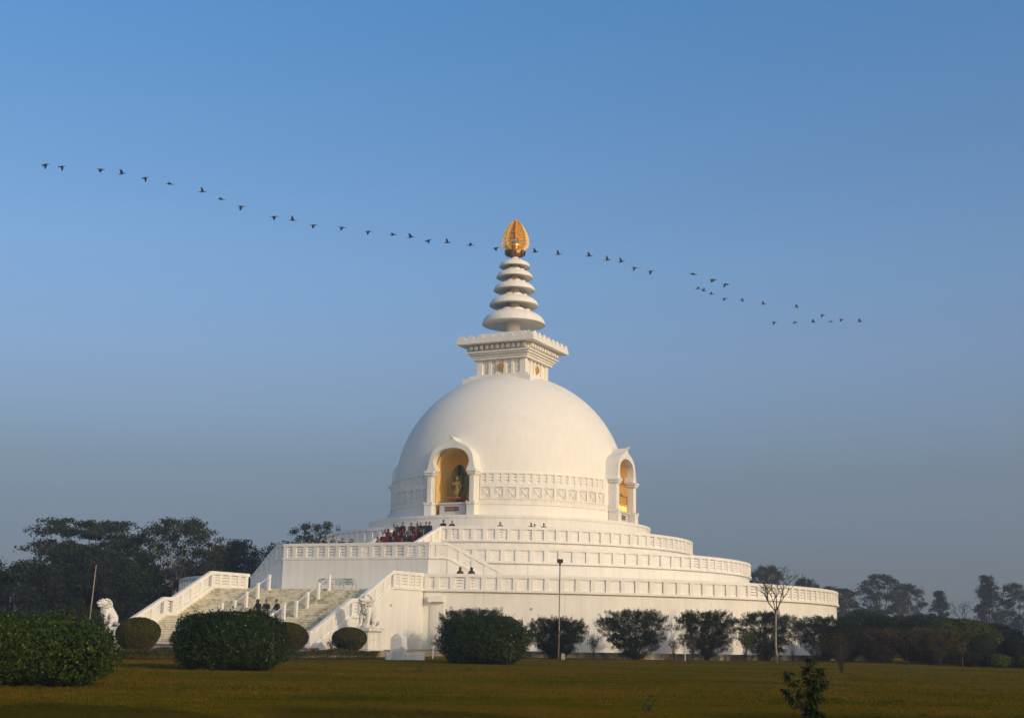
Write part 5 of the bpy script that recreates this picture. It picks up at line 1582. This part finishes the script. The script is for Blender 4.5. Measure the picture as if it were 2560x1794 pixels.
# ------------------------------------------------------------------ birds
def bird_meshes():
    m = MB()
    m.tube([(-.50, 0, .0), (-.30, 0, .0), (-.15, 0, .0), (.03, 0, .01), (.16, 0, .02), (.28, 0, .035), (.38, 0, .04), (.43, 0, .04), (.50, 0, .03), (.545, 0, .028)], [.008, .035, .075, .09, .07, .035, .028, .038, .012, .003], 8)
    m.add([(-.52, -.06, 0), (-.52, .06, 0), (-.28, .03, .01), (-.28, -.03, .01)], [(0, 1, 2, 3)])
    body = m.mesh('body', BIRDM, True)
    wings = {}
    for nm, (a1, a2) in dict(up=(62, 78), mid=(20, 4), down=(-48, -72), high=(40, 70), low=(-20, -50)).items():
        w_ = MB(); p = Vector((0, 0, .02)); l1, l2 = .20, .34
        j1 = p + Vector((0, math.cos(R(a1)) * l1, math.sin(R(a1)) * l1)); j2 = j1 + Vector((-.06, math.cos(R(a2)) * l2, math.sin(R(a2)) * l2))
        vs = [(.12, 0, .03), (-.14, 0, .02), (.13, j1.y, j1.z), (-.17, j1.y, j1.z), (-.02, j2.y * .8 + j1.y * .2, j2.z * .8 + j1.z * .2), (-.19, j2.y * .7 + j1.y * .3, j2.z * .7 + j1.z * .3), (-.10, j2.y, j2.z)]
        w_.add(vs + [(x, y + .006, z + .012) for x, y, z in vs], [(0, 1, 3, 2), (2, 3, 5, 4), (4, 5, 6), (7, 9, 10, 8), (9, 11, 12, 10), (11, 13, 12), (0, 2, 9, 7), (2, 4, 11, 9), (4, 6, 13, 11), (1, 8, 10, 3), (3, 10, 12, 5), (5, 12, 13, 6)])
        wings[nm] = w_.mesh('wing', BIRDM)
    return body, wings


BB, WG = bird_meshes()
BIRDS = [(102, 369, 'down'), (138, 374, 'low'), (226, 380, 'low'), (273, 390, 'up'), (325, 399, 'low'), (381, 413, 'mid'), (454, 430, 'high'), (496, 447, 'mid'), (541, 463, 'down'), (615, 486, 'low'), (656, 494, 'high'), (703, 505, 'low'), (767, 510, 'low'), (826, 519, 'low'), (881, 527, 'mid'), (921, 532, 'high'), (960, 539, 'low'), (1003, 544, 'up'), (1055, 550, 'mid'), (1112, 556, 'low'), (1200, 565, 'high'), (1252, 570, 'up'), (1321, 574, 'high'), (1362, 583, 'up'), (1393, 587, 'up'), (1423, 600, 'down'), (1459, 608, 'down'), (1554, 615, 'mid'), (1599, 627, 'low'), (1628, 637, 'low'), (1565, 647, 'mid'), (1578, 652, 'high'), (1595, 659, 'mid'), (1625, 669, 'low'), (1665, 675, 'up'), (1712, 682, 'up'), (1787, 689, 'up'), (1845, 706, 'low'), (1887, 716, 'low'), (1863, 721, 'mid'), (1928, 721, 'high'), (1736, 722, 'down'), (1783, 722, 'low'), (1824, 722, 'high')]
ORD = ['first', 'second', 'third', 'fourth', 'fifth', 'sixth', 'seventh', 'eighth', 'ninth', 'tenth', 'eleventh', 'twelfth', 'thirteenth', 'fourteenth', 'fifteenth', 'sixteenth', 'seventeenth', 'eighteenth', 'nineteenth', 'twentieth']
WDESC = dict(up='wings raised high', high='wings half raised', mid='wings spread level', low='wings lowered', down='wings beating down')
rb = random.Random(4)
for i, (px, py, wg) in enumerate(BIRDS):
    X, Y = (px - 1148) * 1.115 / FOCAL, (py - 804.5) * 1.115 / FOCAL
    d = (fw + r2 * X - u2 * Y)
    dist = (162 + px * .02) if i < 30 else 205 + px * .01
    pos = Vector((0, -CAM_D, EYE)) + d * dist
    if i < 20: lab = 'black bird flying left of the gold finial, %s from the left, %s' % (ORD[i], WDESC[wg])
    elif i < 27: lab = 'black bird flying right of the gold finial, %s after it, %s' % (ORD[i - 20], WDESC[wg])
    elif i < 30: lab = '%s of three larger birds above the right end of the line, %s' % (ORD[i - 27], WDESC[wg])
    elif i < 41:
        lab = 'small distant bird, %s from left in the upper right file, %s' % (ORD[i - 30], WDESC[wg])
    else: lab = 'small distant bird in the lowest right row, %s from its left, %s' % (ORD[i - 41], WDESC[wg])
    b = thing('bird', lab, 'bird', pos, R(rb.uniform(-22, 12) + (20 if i >= 27 else 0)), 'birds flying in a long line across the sky')
    b.rotation_euler = (R(rb.uniform(-14, 14)), R(rb.uniform(-6, 8)), b.rotation_euler.z)
    s = 1.14 if i < 27 else (1.3 if i < 30 else 1.08); b.scale = (s, s, s)
    put('body', BB, b)
    w1 = put('wing', WG[wg], b); w2 = put('wing', WG[wg], b); w2.scale = (1, -1, 1)


# ------------------------------------------------------------------ people
SKIN = mat('brown skin', (0.24, 0.13, 0.08), 0.6, 0, 0.05)
HAIR = mat('black hair', (0.012, 0.010, 0.009), 0.5, 0, 0.1)
CL = {'red': mat('crimson cloth', (0.12, 0.009, 0.011), 0.8, 0, .2, 9), 'dark': mat('black jacket cloth', (0.018, 0.018, 0.024), 0.8, 0, .2, 9), 'blue': mat('navy cloth', (0.022, 0.028, 0.055), .8, 0, .2, 9), 'grey': mat('grey cloth', (0.16, 0.17, 0.18), .8, 0, .15, 9), 'maroon': mat('maroon cloth', (0.07, 0.010, 0.014), .8, 0, .2, 9), 'green': mat('grey green cloth', (0.09, 0.11, 0.10), .8, 0, .15, 9), 'brown': mat('brown wool', (0.10, 0.07, 0.055), .9, 0, .2, 9), 'pink': mat('pale pink knit', (0.42, 0.28, 0.28), .9, 0, .1, 9), 'jeans': mat('pale jeans', (0.28, 0.32, 0.42), .85, 0, .2, 9)}


def person_meshes(pose):
    # faces -Y. joints in metres for a 1.66 m person
    if pose == 'sit':
        hip = .12; J = dict(pel=(0, .05, hip + .06), sp=(0, .04, hip + .32), ch=(0, -.02, hip + .50), nk=(0, -.06, hip + .62), hd=(0, -.10, hip + .70))
        legs = {s: [(s * .09, .02, hip + .02), (s * .13, -.40, hip + .12), (s * .12, -.46, hip - .27), (s * .12, -.60, hip - .32)] for s in (-1, 1)}
        arms = {s: [(s * .17, -.02, hip + .54), (s * .24, -.12, hip + .30), (s * .07, -.33, hip + .24)] for s in (-1, 1)}
    else:
        J = dict(pel=(0, 0, .86), sp=(0, 0, 1.08), ch=(0, -.01, 1.28), nk=(0, -.01, 1.42), hd=(0, -.03, 1.50))
        st_ = .10 if pose == 'stand' else .13
        legs = {s: [(s * .09, 0, .84), (s * st_, -.03 if s > 0 else .03, .46), (s * st_, -.02 if s > 0 else .05, .08), (s * st_ * 1.15, -.16 if s > 0 else -.10, .04)] for s in (-1, 1)}
        if pose == 'reach': arms = {-1: [(-.18, 0, 1.36), (-.42, -.04, 1.25), (-.66, -.06, 1.18)], 1: [(.18, 0, 1.36), (.24, -.02, 1.08), (.20, -.16, .88)]}
        elif pose == 'raise': arms = {-1: [(-.18, 0, 1.36), (-.34, -.1, 1.45), (-.24, -.18, 1.66)], 1: [(.18, 0, 1.36), (.26, -.06, 1.12), (.14, -.26, 1.2)]}
        elif pose == 'lean': arms = {s: [(s * .18, -.01, 1.36), (s * .26, -.16, 1.16), (s * .18, -.40, 1.14)] for s in (-1, 1)}
        else: arms = {s: [(s * .18, 0, 1.36), (s * .25, .0, 1.10), (s * .22, -.10, .86)] for s in (-1, 1)}
    def chain(g=1.0, torso=True, arm=True, leg=True, hands=True):
        V, E3, Rd = [], [], []
        def add(p, r_): V.append(p); Rd.append(r_); return len(V) - 1
        pe = add(J['pel'], (.145 * g, .105 * g)); sp2 = add(J['sp'], (.125 * g, .095 * g)); ch = add(J['ch'], (.16 * g, .11 * g))
        E3 += [(pe, sp2), (sp2, ch)]
        if hands: nk = add(J['nk'], .055); hd_ = add(J['hd'], .06); E3 += [(ch, nk), (nk, hd_)]
        else: nk = add(tuple(np.array(J['nk']) - np.array([0, 0, .015])), .075 * g); E3.append((ch, nk))
        if arm:
            for s in (-1, 1):
                a = add(arms[s][0], .062 * g); b_ = add(arms[s][1], .048 * g); c = add(arms[s][2], .036 * g); E3 += [(ch, a), (a, b_), (b_, c)]
        if leg:
            for s in (-1, 1):
                a = add(legs[s][0], .085 * g); b_ = add(legs[s][1], .06 * g); c = add(legs[s][2], .042 * g); E3 += [(pe, a), (a, b_), (b_, c)]
                if hands: f = add(legs[s][3], .04); E3.append((c, f))
        return V, E3, Rd
    V, E3, Rd = chain()
    b = skin(V, E3, Rd, 1, 0)
    h = Vector(J['hd']) + Vector((0, -.01, .085))
    m = MB(); m.ball(h, (.078, .092, .112), 12, 9); m.ball(h + Vector((0, -.095, -.01)), (.014, .022, .022), 6, 4)
    m.ball(h + Vector((0, -.083, -.055)), (.028, .010, .009), 6, 4, 1)
    for s in (-1, 1):
        m.ball(h + Vector((s * .078, .005, -.005)), (.012, .022, .03), 6, 4); m.ball(h + Vector((s * .03, -.082, .02)), (.012, .008, .008), 6, 4, 2)
        el, wr = Vector(arms[s][1]), Vector(arms[s][2]); dv = (wr - el).normalized(); sd = dv.orthogonal().normalized(); pc = wr + dv * .06
        m.tube([wr - dv * .01, pc, wr + dv * .095], [.026, .034, .026], 6)
        for k_ in range(4):
            q = wr + dv * .09 + sd * (k_ - 1.5) * .017; m.tube([q, q + dv * (.035 + .006 * (1.5 - abs(k_ - 1.5))), q + dv * .06 + Vector((0, 0, -.012))], [.009, .008, .006], 4)
        m.tube([wr + dv * .03 + sd * .03, wr + dv * .075 + sd * .052], [.010, .007], 4)
    hm = m.mesh('t', WHITE)
    # map head materials
    V2, F2, M2 = [], [], []
    for k_, me in enumerate((b, hm)):
        n0_ = len(V2); V2 += [tuple(v.co) for v in me.vertices]
        for p in me.polygons: F2.append(tuple(i + n0_ for i in p.vertices)); M2.append(p.material_index if k_ else 0)
    body = bpy.data.meshes.new('person_body'); body.from_pydata(V2, [], F2)
    hm_idx = list(m.m); M2 = [0] * len(b.polygons) + hm_idx
    for mt in (SKIN, CL['maroon'], HAIR): body.materials.append(mt)
    body.polygons.foreach_set('material_index', M2); body.polygons.foreach_set('use_smooth', [True] * len(F2)); body.update()
    V, E3, Rd = chain(1.28, leg=False, hands=False); V2_ = list(V)
    jk = skin(V, E3, Rd, 1, 0); jk.name = 'jacket'
    # trousers
    V, E3, Rd = [], [], []
    V.append(tuple(np.array(J['pel']) - np.array([0, 0, .02]))); Rd.append((.16, .12))
    for s in (-1, 1):
        i0 = len(V); V += [legs[s][0], legs[s][1], tuple(np.array(legs[s][2]) + np.array([0, 0, .03]))]; Rd += [.10, .078, .06]; E3 += [(0, i0), (i0, i0 + 1), (i0 + 1, i0 + 2)]
    tr_m = skin(V, E3, Rd, 1, 0); tr_m.name = 'trousers'
    sh = MB()
    for s in (-1, 1):
        a, b_ = Vector(legs[s][2]), Vector(legs[s][3]); sh.tube([a + Vector((0, .03, -.03)), (a + b_) / 2 + Vector((0, 0, -.02)), b_ + Vector((0, -.05, -.0))], [.05, .052, .035], 7)
    sh_m = sh.mesh('shoes', HAIR, True)
    hr = MB()
    for (dz, rx, ry, rz, dy) in ((.025, .088, .10, .105, .018),): hr.ball(h + Vector((0, dy, dz)), (rx, ry, rz), 12, 9)
    hair = hr.mesh('hair', HAIR, True)
    ht = MB(); ht.ball(h + Vector((0, .008, .045)), (.096, .108, .095), 12, 9); ht.tube([h + Vector((0, 0, .135)), h + Vector((0, 0, .165))], [.03, .02], 6)
    hat = ht.mesh('hat', CL['pink'], True)
    hd2 = MB(); hd2.ball(h + Vector((0, .02, .0)), (.11, .115, .15), 12, 9); hd2.tube([h + Vector((0, .03, -.1)), h + Vector((0, .03, -.22))], [.11, .16], 10)
    hood = hd2.mesh('hood', CL['brown'], True)
    for x in (jk, tr_m): x.materials.clear(); x.materials.append(CL['dark'])
    return dict(body=body, jacket=jk, trousers=tr_m, shoes=sh_m, hair=hair, hat=hat, hood=hood)


PM = {p: person_meshes(p) for p in ('stand', 'reach', 'raise', 'sit', 'lean')}


def person(pose, label, pos, rot, top='dark', bottom='dark', head='hair', hcol=None, h=1.62, group=None):
    M_ = PM[pose]
    b = put('person', M_['body'], None, pos, rot); tag(b, label, 'person', group)
    s = h / 1.66; b.scale = (s, s, s)
    def child(nm, me, m_):
        c = put(nm, me, b)
        if m_ is not None:
            c.material_slots[0].link = 'OBJECT'; c.material_slots[0].material = m_
    child('jacket', M_['jacket'], CL[top]); child('trousers', M_['trousers'], CL[bottom]); child('shoes', M_['shoes'], None)
    if head == 'hair': child('hair', M_['hair'], None)
    elif head == 'hat': child('hat', M_['hat'], CL[hcol or 'pink'])
    else: child('hood', M_['hood'], CL[hcol or 'brown'])
    return b


# three sitting on the marble stairs (seat = the step's top)
def stair_z(u): return HA - max(0, math.ceil((u - U_TOP) / .311 - 1e-6)) * .157 if u < U_L0 else 2.41


for (v, u, top, head, lab, dr) in ((-1.35, 35.75, 'dark', 'hood', 'person in a black jacket sitting highest of the three on the marble stairs', 6), (-.55, 35.9, 'dark', 'hair', 'person in black sitting in the middle of three on the marble stairs', 25), (.65, 36.3, 'dark', 'hair', 'person in a dark jacket and pale jeans bending forward, rightmost of three on the stairs', -20)):
    z = HA - math.floor((u - U_TOP) / .311 + 1) * .157 if u < U_L0 - .2 else 2.41 + .157
    person('sit', lab, W(v, u - .1, z + .10 - .12 + .02), -PSI + R(dr), top, 'jeans' if v > -1 else 'dark', head, 'dark' if head == 'hood' else None, 1.66, 'people sitting on the marble stairs')

# the crowd on the upper stairs
CROWD = [  # v, row(0 top..4 bottom), top colour, head kind, hat colour, pose, words
    (-1.55, 0, 'blue', 'hat', 'pink', 'raise', 'in a blue jacket and pale pink cap at the upper left'),
    (-1.02, 0, 'dark', 'hair', None, 'stand', 'in black standing second from the left at the top'),
    (-.30, 0, 'maroon', 'hair', None, 'stand', 'in maroon with dark hair at the top middle'),
    (.25, 0, 'dark', 'hair', None, 'stand', 'in black behind the red coats, top right of middle'),
    (.62, 0, 'dark', 'hat', 'pink', 'raise', 'in black with a pale pink cap at the top right'),
    (1.12, 0, 'dark', 'hair', None, 'stand', 'in black standing tall at the upper right by the balustrade'),
    (1.42, 0, 'blue', 'hair', None, 'stand', 'small one in navy next to the balustrade at the top'),
    (-1.70, 1, 'red', 'hood', 'red', 'raise', 'in bright red coat and red hood, farthest left of the crowd'),
    (-1.05, 1, 'maroon', 'hair', None, 'stand', 'in maroon in the second row left'),
    (-.45, 1, 'red', 'hood', 'red', 'stand', 'in red hood in the second row middle'),
    (.15, 1, 'green', 'hair', None, 'stand', 'in a grey-green scarf among the red coats'),
    (.75, 1, 'red', 'hair', None, 'stand', 'in red at the second row right'),
    (1.30, 1, 'dark', 'hair', None, 'stand', 'in black at the right balustrade, second row'),
    (-1.50, 2, 'red', 'hair', None, 'stand', 'in a long red coat in the third row left'),
    (-.85, 2, 'dark', 'hair', None, 'stand', 'in black between red coats, third row'),
    (-.20, 2, 'maroon', 'hair', None, 'stand', 'in dark maroon in the middle of the third row'),
    (.45, 2, 'dark', 'hair', None, 'stand', 'in black, third row right of middle'),
    (1.10, 2, 'maroon', 'hair', None, 'stand', 'in maroon leaning by the right balustrade'),
    (-1.35, 3, 'grey', 'hair', None, 'stand', 'in grey near the bottom left of the stairs'),
    (-.55, 3, 'red', 'hood', 'red', 'stand', 'in red at the front of the crowd'),
    (.10, 3, 'dark', 'hair', None, 'stand', 'in black at the front of the crowd right'),
    (.80, 3, 'red', 'hair', None, 'stand', 'in red at the front right'),
]
rp_ = random.Random(9)
for (v, row, col, head, hc, pose, wd_) in CROWD:
    u = CU0 + .5 + row * 1.08 + rp_.uniform(-.12, .12)
    z = HC + .09 - (math.floor((u - CU0) / .36) + 1) * (HC - HB) / nst
    person(pose, 'person ' + wd_ + ' in the crowd', W(v - .13, u, z), -PSI + R(rp_.uniform(-25, 35)), col, rp_.choice(['dark', 'maroon', 'dark', 'red']), head, hc, rp_.uniform(1.5, 1.68) if row else rp_.uniform(1.6, 1.72), 'crowd in red and black coats on the upper stairs')
person('reach', 'man in black with an outstretched arm at the left edge of the red crowd', W(-2.75, 23.6, HB + .09), -PSI + R(5), 'dark', 'dark', 'hair', None, 1.66)
person('stand', 'child with a pink cap beside the man with outstretched arm', W(-3.5, 23.9, HB + .09), -PSI, 'pink', 'dark', 'hat', 'pink', 1.25)
person('stand', 'person in black just right of the man with outstretched arm', W(-2.0, 23.3, HB + .09), -PSI + R(20), 'dark', 'dark', 'hair', None, 1.6)
# people behind the block's balustrade (v from picture)
for (v, h, top, head, hc, lab) in ((-5.35, 1.36, 'maroon', 'hair', None, 'reddish-haired head barely above the long balustrade at its left end'), (-4.4, 1.45, 'dark', 'hair', None, 'black-haired head above the long balustrade in front of the thin tree'), (-3.35, 1.42, 'pink', 'hat', 'pink', 'head with a pink cap above the long balustrade, in front of the terrace'),
                                   (-2.95 + .0, 1.50, 'dark', 'hair', None, 'dark head close beside the pink cap above the long balustrade'), (-2.35 + .1, 1.70, 'grey', 'hair', None, 'man in a grey jacket standing tallest behind the long balustrade'), (-1.75, 1.33, 'dark', 'hair', None, 'small head just over the rail right of the man in grey')):
    person('stand', lab, W(v - .55, BU - 1.1, HB + .09), -PSI + R(10 * math.sin(v * 9)), top, 'dark', head, hc, h + .05, 'people behind the long balustrade')
person('stand', 'lone dark head over the long balustrade midway to the crowd', W(-.95, BU - .75, HB + .09), -PSI, 'dark', 'dark', 'hair', None, 1.48, 'people behind the long balustrade')


def on_ring(px, r_, z, label, pose, top, head, hc, h, rot=0):
    X = (px - 1280) / FOCAL
    d = fw + r2 * X - u2 * ((1300 - 897) / FOCAL)
    a_, b_, c_ = d.x ** 2 + d.y ** 2, 2 * (-CAM_D * d.y), CAM_D ** 2 - r_ ** 2
    t_ = (-b_ - math.sqrt(b_ * b_ - 4 * a_ * c_)) / 2 / a_
    p = Vector((d.x * t_, -CAM_D + d.y * t_, z))
    person(pose, label, p, math.atan2(p.x, -p.y) + R(rot), top, 'dark', head, hc, h, 'people behind the terrace balustrades')


on_ring(1109, 16.1, HC + .09, 'person in a black coat leaning on the upper balustrade right of the crowd', 'lean', 'dark', 'hair', None, 1.66)
on_ring(1131, 16.1, HC + .09, 'person in black with a pale pink cap at the upper balustrade below the front niche', 'lean', 'dark', 'hat', 'pink', 1.60)
on_ring(1251, 16.1, HC + .09, 'lone dark head over the upper balustrade below the middle of the drum', 'stand', 'dark', 'hair', None, 1.50)
on_ring(1328, 16.0, HC + .09, 'left of the three dark heads close together over the upper balustrade', 'stand', 'dark', 'hair', None, 1.50)
on_ring(1337, 15.9, HC + .09, 'lowest and middle of the three dark heads over the upper balustrade', 'stand', 'dark', 'hair', None, 1.42)
on_ring(1359.5, 16.0, HC + .09, 'right of the three dark heads over the upper balustrade', 'stand', 'dark', 'hair', None, 1.50)
on_ring(1154, 28.4, HA + .09, 'person with a brown shawl over the head behind the lower balustrade, left of two', 'stand', 'brown', 'hood', 'brown', 1.60)
on_ring(1182, 28.4, HA + .09, 'person with a dark pointed hood behind the lower balustrade, right of two', 'stand', 'brown', 'hood', 'dark', 1.60)
p_ = Vector((26.6 * math.sin(R(-70)), -26.6 * math.cos(R(-70)), 0))
person('stand', 'person in a red hood far left on the lower terrace behind the stair wall', W(p_.x + 1.6, -p_.y + 4, HA + .09), 0, 'red', 'dark', 'hood', 'red', 1.62)

# ------------------------------------------------------------------ haze
hz = MB(); hz.box(-500, 500, -260, 900, -2, 100)
hm = bpy.data.materials.new('haze air'); hm.use_nodes = True
hn = hm.node_tree.nodes; hn.clear()
ho = hn.new('ShaderNodeOutputMaterial'); pv = hn.new('ShaderNodeVolumePrincipled')
pv.inputs['Color'].default_value = (0.82, 0.86, 0.95, 1); pv.inputs['Density'].default_value = 0.0008; pv.inputs['Anisotropy'].default_value = 0.4
hm.node_tree.links.new(pv.outputs[0], ho.inputs['Volume'])
hzo = put('haze', hz.mesh('haze', hm), kind='stuff')
